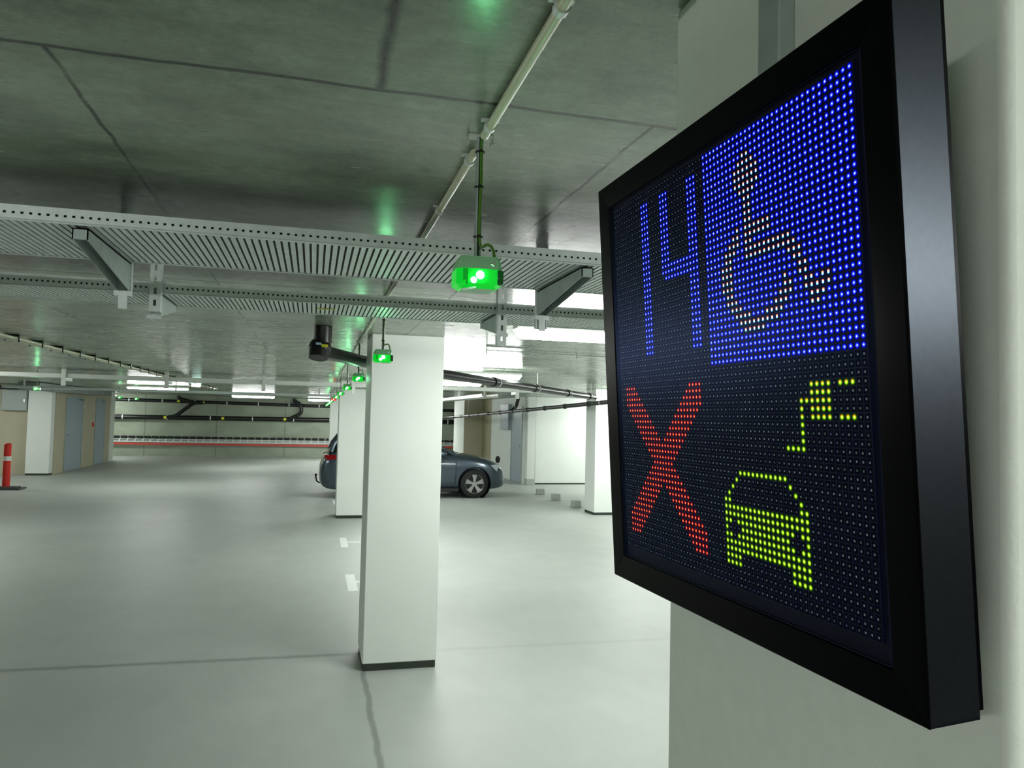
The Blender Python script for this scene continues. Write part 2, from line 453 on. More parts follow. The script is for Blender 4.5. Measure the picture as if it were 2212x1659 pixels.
# ------------------------------------------------------------------ pillars
def pillar(x0, x1, y0, y1, label, m='white', foot=0.048):
    e = empty('pillar', ((x0 + x1) / 2, (y0 + y1) / 2, 0), label, 'pillar')
    b = MB(); b.box(x0, x1, y0, y1, foot, H); b.build('shaft', MT[m], e, bevel=0.008)
    b = MB(); b.box(x0 + 0.006, x1 - 0.006, y0 + 0.006, y1 - 0.006, 0, foot); b.build('base_joint', MT['plinth'], e)
    return e
pillar(0.387, 0.911, 5.42, 5.91, 'large white square pillar standing in the middle of the floor, nearest complete one')
pillar(0.43, 0.954, 13.35, 13.85, 'white pillar just behind the nearest central one, in front of the car')
pillar(0.44, 0.964, 21.2, 21.7, 'farthest white pillar of the central row, seen left of the car rear')
pillar(5.18, 5.70, 13.37, 13.89, 'white pillar at the right, partly hidden by the left edge of the display')
pillar(-7.29, -6.73, 22.42, 22.70, 'white pillar at the left side beside the beige wall with two doors')
COLX = 0.48
pc = pillar(COLX, COLX + 0.56, 0.427, 0.952, 'off white plastered pillar right in the foreground carrying the display', 'column')

# ------------------------------------------------------------------ the LED display
PT = 0.0064
e_loc = Vector((0.3275, 0.7953, 2.0387 - 1.8)) * (PT / 0.006) + Vector((0, 0, 1.8))
A0 = Vector((2.61466291e-02, -9.99656883e-01, 1.57169194e-03)); A1 = Vector((6.36957967e-02, 9.69632455e-05, -9.97969356e-01)); A2 = Vector((9.97626784e-01, 2.61936448e-02, 6.36764769e-02))
ctr = e_loc + (A0 + A1) * PT * 31.5
sign = empty('led_display', ctr, 'black framed square dot matrix display showing 14, wheelchair, red X and green car', 'display')
sign.matrix_world = Matrix(((A0.x, -A1.x, -A2.x, ctr.x), (A0.y, -A1.y, -A2.y, ctr.y), (A0.z, -A1.z, -A2.z, ctr.z), (0, 0, 0, 1)))
hw = 38.1 * PT; iw = 33.5 * PT; OY = -0.66 * PT   # the frame sits two thirds of a pitch lower than the dot grid
rid = 0.003; inn = 0.0008; dep = -0.0395
# mitred bezel: four pieces so that the mitres show
def bez(k):
    b = MB()
    prof = [(hw, rid - 0.0015), (hw - 0.0012, rid), (hw - 0.012, rid - 0.0002), (iw + 0.001, inn + 0.0012), (iw, inn - 0.001), (iw, inn - 0.008), (hw - 0.003, inn - 0.008)]
    rot = Matrix.Rotation(k * math.pi / 2, 3, 'Z')
    vs = []
    gap = 0.00025
    for sgn in (-1, 1):
        for r, z in prof: vs.append(rot @ Vector((sgn * (r - gap), r, z)))
    n = len(prof)
    b.add(vs, [tuple(range(n)), tuple(reversed(range(n, 2 * n)))] + [(i, n + i, n + (i + 1) % n, (i + 1) % n) for i in range(n)])
    o_ = b.build('bezel', MT['frame'], sign, local=True, angle=20); o_.location.y = OY; return o_
for k in range(4): bez(k)
# side shell
b = MB()
o = hw - 0.0004
b.box(-o, o, o - 0.0025, o, dep, rid - 0.0022); b.box(-o, o, -o, -o + 0.0025, dep, rid - 0.0022)
b.box(-o, -o + 0.0025, -o, o, dep, rid - 0.0022); b.box(o - 0.0025, o, -o, o, dep, rid - 0.0022)
b.build('side_shell', MT['frame_side'], sign, local=True).location.y = OY
b = MB(); b.box(-hw + 0.002, hw - 0.003, -hw + 0.005, hw - 0.004, dep - 0.006, dep - 0.0008); b.build('back_plate', MT['frame'], sign, local=True).location.y = OY
b = MB(); b.box(-0.10, 0.10, -0.12, 0.12, dep - 0.0075, dep - 0.006)
for yy in (-0.10, 0.10): b.box(-0.09, 0.09, yy - 0.012, yy + 0.012, -(0.0), -(0.0)) if False else None
b.build('mounting_plate', MT['galv_dull'], sign, local=True)
# wedge arms that bridge from the tilted display to the pillar face
inv = sign.matrix_world.inverted()
def arm(zc):
    b = MB()
    pts = []
    for (yy, zz) in ((-0.03, -0.02), (0.03, -0.02), (0.03, 0.02), (-0.03, 0.02)):
        w_ = Vector((COLX + 0.001, ctr.y + yy, ctr.z + zc + zz)); pts.append(inv @ w_)
    base = [Vector((p.x, p.y, dep - 0.0075)) for p in pts]
    b.add(base + pts, [(0, 1, 2, 3), (7, 6, 5, 4), (0, 4, 5, 1), (1, 5, 6, 2), (2, 6, 7, 3), (3, 7, 4, 0)])
    b.build('mounting_arm', MT['galv_dull'], sign, local=True)
arm(0.09); arm(-0.09)
b = MB(); b.box(-iw - 0.001, iw + 0.001, -iw - 0.006, iw + 0.001, -0.006, -0.0026); b.build('led_board', MT['board'], sign, local=True)
b = MB()
gz0, gz1, gt = -0.0026, -0.0002, 0.00035
ext = 32 * PT
for i in range(65):
    t = (i - 32) * PT
    b.box(t - gt, t + gt, -ext, ext, gz0, gz1); b.box(-ext, ext, t - gt, t + gt, gz0, gz1)
b.build('louvre_grid', MT['louvre'], sign, local=True, smooth=False)

# bitmaps
GRID = {}
def put(kind, cells):
    for c in cells: GRID[c] = kind
put('blue', [(c, r) for c in range(32, 64) for r in range(32)])
put('one', [(c, r) for c in (11, 12, 13) for r in range(2, 29)])
put('four', [(c, r) for c in (18, 19, 20) for r in range(2, 14)])
put('four', [(c, r) for r in (14, 15) for c in range(18, 30)] + [(c, 16) for c in range(19, 30)])
put('four', [(c, r) for c in (27, 28, 29) for r in range(2, 29)])
WC = {3: '42-43', 4: '41-44', 5: '40-45', 6: '40-45', 7: '40-45', 8: '41-44', 9: '42-43', 10: '42-43', 11: '42-43', 12: '42-43', 13: '40 42-47',
      14: '39-40 42-47', 15: '38-40 42-43', 16: '37-39 42-51', 17: '37-38 42-52', 18: '36-38 51-53', 19: '36-38 52-53', 20: '36-38 53-54',
      21: '36-38 50 53-54', 22: '37-38 50-51 54-55 57-58', 23: '37-39 49-51 54-58', 24: '38-40 48-50 55-57', 25: '39-42 46-49 55-56', 26: '40-48', 27: '41-45'}
for r, t in WC.items():
    for q_ in t.split():
        a = q_.split('-'); put('chair', [(c, r) for c in range(int(a[0]), int(a[-1]) + 1)])
for i in range(27):
    k = i if i <= 13 else 26 - i
    l0 = 2 + max(0, k - 3); l1 = 5 + k
    cs = set(range(l0, l1 + 1)) | set(30 - c for c in range(l0, l1 + 1))
    put('cross', [(c, 34 + i) for c in cs])
pl = [(c, r) for c in range(54, 58) for r in range(35, 40)] + [(53, 37)] + [(52, r) for r in range(37, 44)] + [(c, 43) for c in range(49, 53)]
pl += [(c, r) for c in (59, 60, 61) for r in (35, 39)]
put('plug', pl)
cr_ = [(c, 47) for c in range(38, 49)] + [(37, 48), (49, 48), (36, 49), (50, 49), (35, 50), (51, 50), (34, 51), (35, 51), (51, 51), (52, 51)]
cr_ += [(c, r) for c in range(34, 53) for r in range(52, 59)]
cr_ += [(c, r) for c in list(range(34, 38)) + list(range(49, 53)) for r in (59, 60)]
hole = [(36, 54), (50, 54), (36, 56), (50, 56)] + [(c, 55) for c in (35, 36, 37, 49, 50, 51)]
put('car', [c for c in cr_ if c not in hole])

def cell(c, r): return ((c - 31.5) * PT, (31.5 - r) * PT)
ZL = 0.0
def lit(kind, name):
    b = MB()
    if kind in ('blue', 'one', 'four', 'chair'): ms = ['b_core', 'b_mid', 'b_halo', 'b_spill', 'w_red', 'w_core', 'w_cyan']
    elif kind == 'cross': ms = ['r_core', 'r_mid', 'r_spill']
    else: ms = ['y_core', 'y_mid', 'y_spill', 'y_org']
    for (c, r), k in GRID.items():
        if k != kind: continue
        x, y = cell(c, r)
        if kind in ('blue', 'one', 'four'):
            b.cur = 0; b.ring(x, y, ZL, 0, 0.0007)
            b.cur = 1; b.ring(x, y, ZL, 0.0007, 0.0016)
            b.cur = 2; b.ring(x, y, ZL, 0.0016, 0.0024)
            b.cur = 3; b.ring(x, y, ZL, 0.0024, 0.00305)  # faint outer ring paints the blue glow between dots
        elif kind == 'chair':
            b.cur = 5; b.ring(x, y, ZL, 0, 0.0011)
            b.cur = 4; b.ring(x, y, ZL, 0.0011, 0.0018, 6, math.pi * 0.15, math.pi * 0.85)
            b.cur = 6; b.ring(x, y, ZL, 0.0011, 0.0017, 6, math.pi * 1.15, math.pi * 1.85)
            b.cur = 3; b.ring(x, y, ZL - 0.0001, 0.0011, 0.0026)
        elif kind == 'cross':
            b.cur = 0; b.ring(x, y - 0.0002, ZL, 0, 0.00065)
            b.cur = 1; b.ring(x, y, ZL - 0.0001, 0, 0.00165)
            b.cur = 2; b.ring(x, y, ZL, 0.00165, 0.0029)
        else:
            b.cur = 0; b.ring(x, y, ZL, 0, 0.0008)
            b.cur = 1; b.ring(x, y, ZL - 0.0001, 0, 0.0019)
            b.cur = 2; b.ring(x, y, ZL, 0.0019, 0.0029)
            if kind == 'plug' and c >= 52 and r <= 39:
                b.cur = 3; b.ring(x, y, ZL + 0.0001, 0.0007, 0.0017, 5, math.pi * 0.2, math.pi * 0.8)
    return b.build(name, [MT[m] for m in ms], sign, local=True, smooth=False, fix=False)
for k, n, l in (('blue', 'blue_field', 'square field of blue dots'), ('one', 'digit_one', 'blue digit 1'), ('four', 'digit_four', 'blue digit 4'),
                ('chair', 'wheelchair_symbol', 'white dotted wheelchair symbol'), ('cross', 'cross_symbol', 'red dotted X'),
                ('plug', 'charging_plug_symbol', 'yellow green dotted charging plug'), ('car', 'car_symbol', 'yellow green dotted car front')):
    lit(k, n)['label'] = l
b = MB()
for c in range(64):
    for r in range(64):
        if (c, r) in GRID: continue
        x, y = cell(c, r); s_ = 0.00078
        b.cur = random.choice((0, 0, 0, 1, 2))
        b.add([(x - s_, y - s_, ZL), (x + s_, y - s_, ZL), (x + s_, y + s_, ZL), (x - s_, y + s_, ZL)], [(0, 1, 2, 3)])
o = b.build('unlit_diodes', [MT['led_off'], MT['led_off2'], MT['led_off3']], sign, local=True, smooth=False, fix=False)
o['kind'] = 'stuff'
# clear cover sheet
gm = bpy.data.materials.new('clear cover sheet'); gm.use_nodes = True
nt = gm.node_tree; nt.nodes.clear()
tr = nt.nodes.new('ShaderNodeBsdfTransparent'); gl = nt.nodes.new('ShaderNodeBsdfGlossy'); gl.inputs['Roughness'].default_value = 0.28
gl.inputs['Color'].default_value = (0.3, 0.45, 1.0, 1)  # blue gloss tint adds the navy haze over the dots
fr = nt.nodes.new('ShaderNodeFresnel'); fr.inputs['IOR'].default_value = 1.45
ml = nt.nodes.new('ShaderNodeMath'); ml.operation = 'MULTIPLY'; ml.inputs[1].default_value = 0.30
mx = nt.nodes.new('ShaderNodeMixShader'); ou = nt.nodes.new('ShaderNodeOutputMaterial')
nt.links.new(fr.outputs[0], ml.inputs[0]); nt.links.new(ml.outputs[0], mx.inputs[0]); nt.links.new(tr.outputs[0], mx.inputs[1]); nt.links.new(gl.outputs[0], mx.inputs[2]); nt.links.new(mx.outputs[0], ou.inputs[0])
b = MB(); g = iw - 0.0004; b.add([(-g, -g, 0.0012), (g, -g, 0.0012), (g, g, 0.0012), (-g, g, 0.0012)], [(0, 1, 2, 3)])
b.build('cover_sheet', gm, sign, local=True, smooth=False, fix=False).location.y = OY
b = MB()
for k in range(4):
    rot = Matrix.Rotation(k * math.pi / 2, 3, 'Z')
    b.add([rot @ Vector(p) for p in ((-g, g, 0.0012), (g, g, 0.0012), (g - 0.0008, g - 0.0008, 0.0014), (-g + 0.0008, g - 0.0008, 0.0014))], [(0, 1, 2, 3)])
b.build('sheet_edge', MT['louvre'], sign, local=True, smooth=False).location.y = OY

# cable trunking that feeds the display from the ceiling
b = MB(); b.box(COLX - 0.02, COLX, 0.677, 0.716, 1.95, H)
tag(b.build('cable_trunking', MT['galv_dull'], bevel=0.002), 'narrow grey steel cable trunking running up the near pillar above the display', 'trunking')

# ------------------------------------------------------------------ batten lamps
def make_lamp(L_):
    e = bpy.data.objects.new('batten_lamp', None); COL.objects.link(e)
    b = MB(); b.box(0, L_, -0.05, 0.05, -0.015, 0.02); b.build('housing', MT['hdpe'], e, local=True, bevel=0.004)
    b = MB()
    z0, z1, w0, w1 = -0.065, -0.015, 0.038, 0.052
    vs = [(0.035, -w0, z0), (L_ - 0.035, -w0, z0), (L_ - 0.035, w0, z0), (0.035, w0, z0), (0, -w1, z1), (L_, -w1, z1), (L_, w1, z1), (0, w1, z1)]
    b.add(vs, [(0, 3, 2, 1), (0, 1, 5, 4), (1, 2, 6, 5), (2, 3, 7, 6), (3, 0, 4, 7)])
    b.build('diffuser', MT['diffuser'], e, local=True, smooth=False, fix=False)
    for x in (0.2, L_ - 0.2):
        b = MB(); b.cyl((x, 0, 0.02), (x, 0, H - 2.318), 0.006); b.build('suspension', MT['steel'], e, local=True)
    return e
proto = make_lamp(1.3); used = False
LAMPS = [
    (1.09, 4.09, 'bright batten lamp under the ceiling just left of the display'),
    (1.09, 8.66, 'batten lamp above the black drain pipe, right of the central pillar'),
    (1.09, 10.82, 'batten lamp below the black drain pipe beside the central pillar edge'),
    (1.12, 15.2, 'added batten lamp hidden behind the central pillar above the car'),  # unseen, added to brighten the car area
    (1.5, 19.6, 'added batten lamp hidden behind the central pillar beyond the car'),  # added out of sight to light the floor beyond the car
    (-2.52, 25.3, 'far batten lamp hanging alone before the rear concrete wall'),
    (-4.15, 18.9, 'batten lamp glowing right of the beige wall with doors'),
    (5.0, 12.3, 'added unseen batten lamp behind the display just before the right pillar'),  # out of sight, added to light the right pillar's front
    (7.5, 18.75, 'added unseen batten lamp behind the display close to the white wall'),  # unseen, added to brighten the white wall
    (1.0, 28.2, 'added unseen batten lamp behind the central pillars near the rear wall'),  # unseen, added to lift the rear wall
    (3.0, 27.6, 'added unseen batten lamp near the rear wall behind the right part of the central pillar'),  # second unseen lamp added for the rear wall
    (-8.3, 30.2, 'added batten lamp hidden round the corner beyond the two doors'),  # added round the corner to light the rear wall from the left
    (-8.9, 19.6, 'added unseen batten lamp left of the view above the red bollard'),  # outside the view, added to light the left core
    (1.09, -1.1, 'batten lamp behind the viewer to the right'),
    (-2.6, -1.3, 'added unseen batten lamp behind the viewer to the left'),  # outside the view, added to light the near pillar's side
    (-6.0, 8.66, 'added unseen batten lamp left of the view above the driving lane'),  # outside the view, added as fill for the left lane
    (-6.3, 11.4, 'added unseen batten lamp left of the view close to the long cable tray'),  # outside the view, added to brighten the long tray
    (3.8, 6.4, 'added unseen batten lamp behind the display in the right bays, nearer'),  # out of sight, added to light the right bays
    (5.6, 10.82, 'added unseen batten lamp behind the display before the right pillar'),  # out of sight, added light for the right side
    (7.05, 17.5, 'added unseen batten lamp behind the display before the white wall'),  # out of sight, added for a brighter white wall
    (-0.2, 28.6, 'added batten lamp above the far lane behind the pillars'),  # added for more light at the back
]
for i, (x, y, lb) in enumerate(LAMPS):
    o = proto if i == 0 else copy_tree(proto)
    o.location = (x, y, 2.318); tag(o, lb, 'lamp', 'batten lamps under the ceiling')

# ------------------------------------------------------------------ cable trays near the camera
def tray(x0, x1, y0, y1, z0, ht, label, pitch=0.0187):
    e = empty('cable_tray', ((x0 + x1) / 2, (y0 + y1) / 2, z0), label, 'cable tray', 'perforated cable trays under the ceiling')
    b = MB()
    n = int((x1 - x0) / pitch)
    for i in range(n):
        xa = x0 + i * pitch
        b.add([(xa, y0 + 0.004, z0 + 0.0015), (xa + 0.0126, y0 + 0.004, z0 + 0.0015), (xa + 0.0126, y1 - 0.004, z0 + 0.0015), (xa, y1 - 0.004, z0 + 0.0015),
               (xa, y0 + 0.004, z0 + 0.005), (xa + 0.0126, y0 + 0.004, z0 + 0.005), (xa + 0.0126, y1 - 0.004, z0 + 0.005), (xa, y1 - 0.004, z0 + 0.005)],
              [(0, 3, 2, 1), (4, 5, 6, 7), (0, 1, 5, 4), (1, 2, 6, 5), (2, 3, 7, 6), (3, 0, 4, 7)])
    b.box(x0, x1, y0 + 0.004, y1 - 0.004, z0 + 0.0058, z0 + 0.0064)  # dark sheet above the ribs so the slots look shaded
    b.mi = [0] * (len(b.f) - 6) + [1] * 6
    o = b.build('ribbed_bottom', [MT['galv'], MT['plinth']], e, smooth=False)
    for ya, yb in ((y0, y0 + 0.002), (y1 - 0.002, y1)):
        b = MB(); h1 = z0 + ht * 0.40; h2 = z0 + ht * 0.56
        b.box(x0, x1, ya, yb, z0, h1); b.box(x0, x1, ya, yb, h2, z0 + ht)
        for i in range(n):
            xa = x0 + i * pitch; b.box(xa, xa + pitch - 0.0068, ya, yb, h1, h2)
        b.build('side_flange', MT['galv'], e, smooth=False)
        b = MB(); b.cyl((x0, (ya + yb) / 2, z0 + 0.001), (x1, (ya + yb) / 2, z0 + 0.001), 0.0032, 8); b.build('rolled_edge', MT['galv'], e)
    b = MB()
    for y_ in [y0 + 0.0135 + 0.019 * i for i in range(9)] + [y1 - 0.0135, y1 - 0.033]: b.cyl((x0, y_, z0 + 0.016), (x1, y_, z0 + 0.016), 0.0095, 8)
    b.box(x0, x1, y0 + 0.006, y0 + 0.02, z0 + 0.0066, z0 + ht * 0.62)  # solid dark backing strip, added so the flange holes look dark
    b.build('cables', MT['rubber'], e)
    return e
T1 = tray(-2.6, 3.2, 2.035, 2.50, 2.25, 0.037, 'nearest perforated cable tray crossing in front of the ceiling, behind the green hanging light')
T2 = tray(-2.6, 3.2, 3.14, 3.50, 2.25, 0.046, 'second perforated cable tray, parallel behind the nearest one')
b = MB(); b.box(0.0, 0.075, 3.30, 3.33, 2.2493, 2.2502)
c = b.build('sticker', MT['yellow'], T2, smooth=False)

def hanger(x, yh, ya, yb, zb, drop, label, slotted):
    """channel from the ceiling with a cantilever arm under a tray; arm runs from yh to ya"""
    e = empty('tray_bracket', (x, yh, drop), label, 'bracket', 'cantilever brackets under the cable trays')
    w2 = 0.020
    b = MB()
    t = 0.003
    y0, y1 = yh - 0.012, yh + 0.012
    if slotted:
        # slotted web faces the camera, flanges point back
        z = drop; zs = []
        while z < H - 0.001: zs.append(z); z += 0.045
        b.box(x - w2, x - 0.005, y0, y0 + t, drop, H); b.box(x + 0.005, x + w2, y0, y0 + t, drop, H)
        for z in zs: b.box(x - 0.005, x + 0.005, y0, y0 + t, z, min(z + 0.022, H))
        b.box(x - w2, x - w2 + t, y0 + t, y1 + 0.01, drop, H); b.box(x + w2 - t, x + w2, y0 + t, y1 + 0.01, drop, H)
    else:
        b.box(x - w2, x + w2, y1 - t, y1, drop, H); b.box(x - w2, x - w2 + t, y0, y1 - t, drop, H); b.box(x + w2 - t, x + w2, y0, y1 - t, drop, H)
    b.build('channel', MT['galv'], e, smooth=False)
    b = MB()
    sgn = 1 if ya > yh else -1
    ys = yh + 0.012 * sgn + (0.01 if slotted else 0)
    poly = [(ys, zb), (ya, zb), (ya, zb - 0.028), (ya - sgn * 0.05, zb - 0.034), (ys, zb - 0.085)]
    aw = 0.018
    b.prism(poly, x - aw, x - aw + t, 'x'); b.prism(poly, x + aw - t, x + aw, 'x')
    b.box(x - aw, x + aw, min(ys, ya), max(ys, ya), zb - 0.003, zb)
    b.box(x - aw, x + aw, min(ya, ya - sgn * t), max(ya, ya - sgn * t), zb - 0.028, zb)
    b.build('arm', MT['galv_dull'], e, smooth=False)
    b = MB(); b.box(x - 0.026, x + 0.026, y0 - 0.006, y0, zb - 0.1, zb - 0.085); b.box(x - 0.012, x + 0.012, y0 - 0.006, y0, zb - 0.14, zb - 0.1) if not slotted else None
    b.build('clamp', MT['galv'], e, smooth=False)
    return e
hanger(-0.575, 2.525, 2.06, 2.5, 2.2465, 2.145, 'bracket arm under the left part of the nearest cable tray', False)
hanger(0.765, 2.525, 2.06, 2.5, 2.2465, 2.115, 'bracket arm under the nearest cable tray, beside the display', False)
hanger(-0.600, 3.115, 3.46, 3.5, 2.2465, 2.175, 'slotted hanging channel in front of the second cable tray at the left', True)
hanger(0.768, 3.115, 3.46, 3.5, 2.2465, 2.105, 'slotted hanging channel in front of the second cable tray, right of the green light', True)

# far long tray and its hangers
e = empty('cable_tray', (-2.0, 12.69, 2.25), 'long pale cable tray crossing the whole hall beyond the central pillar', 'cable tray', 'perforated cable trays under the ceiling')
b = MB(); b.box(-9.0, 4.2, 12.54, 12.544, 2.25, 2.31); b.box(-9.0, 4.2, 12.836, 12.84, 2.25, 2.31); b.build('side_flange', MT['hdpe'], e, smooth=False)
b = MB(); b.box(-9.0, 4.2, 12.544, 12.836, 2.25, 2.254); b.build('bottom', MT['galv'], e, smooth=False)
b = MB()
for y_ in (12.6, 12.67, 12.76): b.cyl((-9, y_, 2.27), (4.2, y_, 2.27), 0.014, 8)
b.build('cables', MT['rubber'], e)
hp = None
for x, lb in ((-5.0, 'pale hanger of the long far tray, leftmost in the photo, near the left pillar'), (-3.62, 'pale hanger of the long far tray above the two grey doors'),
              (-2.2, 'pale hanger of the long far tray above the middle of the rear wall'), (-0.78, 'pale hanger of the long far tray above the far double lamp'),
              (0.62, 'pale hanger of the long far tray behind the central pillar'), (2.0, 'pale hanger of the long far tray right of the central pillar'),
              (3.4, 'pale hanger of the long far tray above the car bonnet')):
    if hp is None:
        hp = bpy.data.objects.new('tray_hanger', None); COL.objects.link(hp)
        b = MB(); b.box(-0.03, 0.03, -0.03, 0.0, -0.12, H - 2.25); b.build('channel', MT['hdpe'], hp, local=True, bevel=0.004)
        b = MB(); b.box(-0.025, 0.025, 0, 0.32, -0.045, -0.0); b.build('arm', MT['galv'], hp, local=True)
        o = hp
    else: o = copy_tree(hp)
    o.location = (x, 12.53, 2.25); tag(o, lb, 'hanger', 'hangers of the long far cable tray')
# rear tray on the left
b = MB(); b.box(-6.4, 2.6, 18.1, 18.104, 2.2, 2.25); b.box(-6.4, 2.6, 18.4, 18.404, 2.2, 2.25); b.box(-6.4, 2.6, 18.104, 18.4, 2.2, 2.203)
for x in (-6, -3, 0.1, 2.4): b.box(x, x + 0.03, 18.104, 18.13, 2.203, H - 0.002)
tag(b.build('cable_tray', MT['galv'], smooth=False), 'thin grey cable tray farther back than the long pale one', 'cable tray', 'perforated cable trays under the ceiling')

# tray running away on the right
b = MB(); b.box(2.9, 3.2, 13.1, 24.0, 2.16, 2.163); b.box(2.9, 2.904, 13.1, 24.0, 2.163, 2.22); b.box(3.196, 3.2, 13.1, 24, 2.163, 2.22)
for y in (13.5, 16, 18.5, 21, 23.5): b.box(3.03, 3.07, y, y + 0.03, 2.163, H - 0.002)
tag(b.build('cable_tray', MT['hdpe'], smooth=False), 'pale cable tray running away above the car bonnet', 'cable tray', 'perforated cable trays under the ceiling')

# ------------------------------------------------------------------ conduit and the row of hanging guidance lights
N_S = 12
def sy(k): return 1.505 + 2.28 * k
def sx(y): return 0.316 + 0.0045 * (y - 1.5)
def conduit(k, ya, yb, label):
    z = H - 0.014
    e = empty('conduit', (sx(ya), ya, z), label, 'conduit', 'cream conduit lengths along the row of green lights')
    b = MB(); b.cyl((sx(ya), ya, z), (sx(yb), yb, z), 0.0092, 12)
    b.build('pipe', MT['pvc'], e)
    pos = [ya + 0.05, yb - 0.05] + [ya + (yb - ya) * t for t in (0.22, 0.5, 0.78)]
    for y in pos:
        b = MB(); b.cyl((sx(y), y - 0.007, z), (sx(y), y + 0.007, z), 0.012, 12); b.box(sx(y) - 0.018, sx(y) + 0.018, y - 0.006, y + 0.006, H - 0.005, H - 0.0005)
        b.build('saddle_clip', MT['galv'], e)
    return e
conduit(0, -0.78, sy(0) - 0.045, 'cream conduit on the ceiling nearest the camera, above the first green light')
names = ['between the first and second green lights', 'between the second and third green lights', 'between the third and fourth green lights', 'between the fourth and fifth green lights',
         'between the fifth and sixth green lights', 'between the sixth and seventh lights', 'between the seventh and eighth lights', 'between the eighth and ninth lights', 'between the ninth and tenth lights',
         'between the tenth and eleventh lights', 'between the last two lights']
for k in range(N_S - 1):
    conduit(k + 1, sy(k) + 0.06, sy(k + 1) - 0.045, 'cream ceiling conduit ' + names[k] + ' of the central row')

def make_sensor(lens, diode):
    """origin at the ceiling"""
    e = bpy.data.objects.new('guidance_light', None); COL.objects.link(e)
    zt = -0.257   # top of casing
    b = MB(); b.box(-0.026, 0.026, -0.012, 0.012, -0.004, 0); b.box(-0.026, -0.024, -0.012, 0.012, -0.018, -0.004); b.box(0.024, 0.026, -0.012, 0.012, -0.018, -0.004)
    b.build('ceiling_bracket', MT['hdpe'], e, local=True)
    b = MB()
    n = 14
    for i in range(n):  # open channel rod
        a = math.pi * (0.12 + 1.76 * i / n) - math.pi / 2; a2 = math.pi * (0.12 + 1.76 * (i + 1) / n) - math.pi / 2
        vs = []
        for zz in (zt, -0.004):
            for rr in (0.0072, 0.0060):
                for q_ in (a, a2): vs.append((rr * math.cos(q_), rr * math.sin(q_), zz))
        b.add(vs, [(0, 1, 5, 4), (2, 6, 7, 3), (0, 2, 3, 1), (4, 5, 7, 6)])
    b.build('rod', MT['galv_dull'], e, local=True)
    b = MB(); pts = [(0, -0.05, -0.014), (0.0, -0.025, -0.012), (0.001, -0.010, -0.022), (0.002, -0.008, -0.05)]
    pts += [(0.002 + 0.0008 * math.sin(t), -0.0078, -0.05 - 0.16 * t / 6) for t in range(1, 7)]
    pts += [(0.003, -0.0085, -0.225), (0.006, -0.009, -0.236), (0.012, -0.011, -0.231), (0.019, -0.012, -0.228), (0.026, -0.013, -0.231), (0.031, -0.014, -0.241), (0.033, -0.016, -0.256), (0.033, -0.018, -0.267)]
    b.tube(pts, 0.0033, 8); b.build('cable', MT['cable'], e, local=True)
    for z in (-0.034, -0.108, -0.212):
        b = MB(); b.cyl((0, -0.002, z - 0.0016), (0, -0.002, z + 0.0016), 0.0102, 12); b.box(-0.003, 0.003, -0.014, -0.009, z - 0.002, z + 0.003); b.build('cable_tie', MT['black'], e, local=True)
    # casing: plan with chamfered corners, narrower top
    def plan(wx, wy, ch): return [(-wx + ch, -wy), (wx - ch, -wy), (wx, -wy + ch), (wx, wy - ch), (wx - ch, wy), (-wx + ch, wy), (-wx, wy - ch), (-wx, -wy + ch)]
    def loft(b, levels):
        base = len(b.v); n = 8
        vs = [(x, y, z) for z, p in levels for x, y in p]
        fs = [(i * n + k, i * n + (k + 1) % n, (i + 1) * n + (k + 1) % n, (i + 1) * n + k) for i in range(len(levels) - 1) for k in range(n)]
        fs += [tuple(range(n)), tuple(reversed(range((len(levels) - 1) * n, len(levels) * n)))]
        b.add(vs, fs)
    b = MB(); loft(b, [(zt, plan(0.038, 0.030, 0.004)), (zt - 0.012, plan(0.044, 0.036, 0.006)), (zt - 0.027, plan(0.046, 0.038, 0.010))]); b.build('casing', MT['box'], e, local=True, angle=20)
    b = MB(); loft(b, [(zt - 0.0272, plan(0.0475, 0.0395, 0.013)), (zt - 0.057, plan(0.0475, 0.0395, 0.013)), (zt - 0.066, plan(0.037, 0.029, 0.013))]); ln = b.build('lens', MT[lens], e, local=True, angle=20)
    b = MB(); b.box(0.0335, 0.0480, -0.0400, -0.020, zt - 0.058, zt - 0.028); b.build('lens_shade', MT['sens_dark'], e, local=True, bevel=0.003)
    b = MB(); b.box(-0.036, -0.030, -0.0402, -0.0385, zt - 0.052, zt - 0.028); b.box(-0.030, -0.026, -0.0401, -0.0390, zt - 0.06, zt - 0.028); b.build('lens_rib', MT['lens_dark'] if lens == 'lens' else MT['black'], e, local=True)
    b = MB(); b.add([(-0.034, -0.030, zt - 0.0665), (0.034, -0.030, zt - 0.0665), (0.034, 0.030, zt - 0.0665), (-0.034, 0.030, zt - 0.0665)], [(0, 3, 2, 1)]); b.add([(-0.034, -0.030, zt - 0.064), (0.034, -0.030, zt - 0.064), (0.034, 0.030, zt - 0.064), (-0.034, 0.030, zt - 0.064)], [(0, 1, 2, 3)])
    b.build('bottom_plate', MT['box'], e, local=True)
    for (x, z, r_) in ((-0.001, zt - 0.040, 0.0082), (-0.014, zt - 0.051, 0.0060)):
        b = MB(); b.ball((0, 0, 0), 1.0, 14, 9); b.v = [(x + vx * r_, -0.0396 + vy * r_ * 0.45, z + vz * r_) for vx, vy, vz in b.v]; b.build('diode', MT[diode], e, local=True)
    b = MB(); b.prism([(-0.036, zt - 0.069), (-0.034, zt - 0.073), (-0.008, zt - 0.066), (-0.008, zt - 0.0625)], -0.036, -0.030, 'y'); b.build('lip', MT['hdpe'], e, local=True)
    b = MB(); b.cyl((0.024, -0.0365, zt - 0.02), (0.030, -0.03, zt - 0.010), 0.005, 8); b.build('cable_gland', MT['hdpe'], e, local=True)
    return e
SG = make_sensor('lens', 'led_green'); SR = None
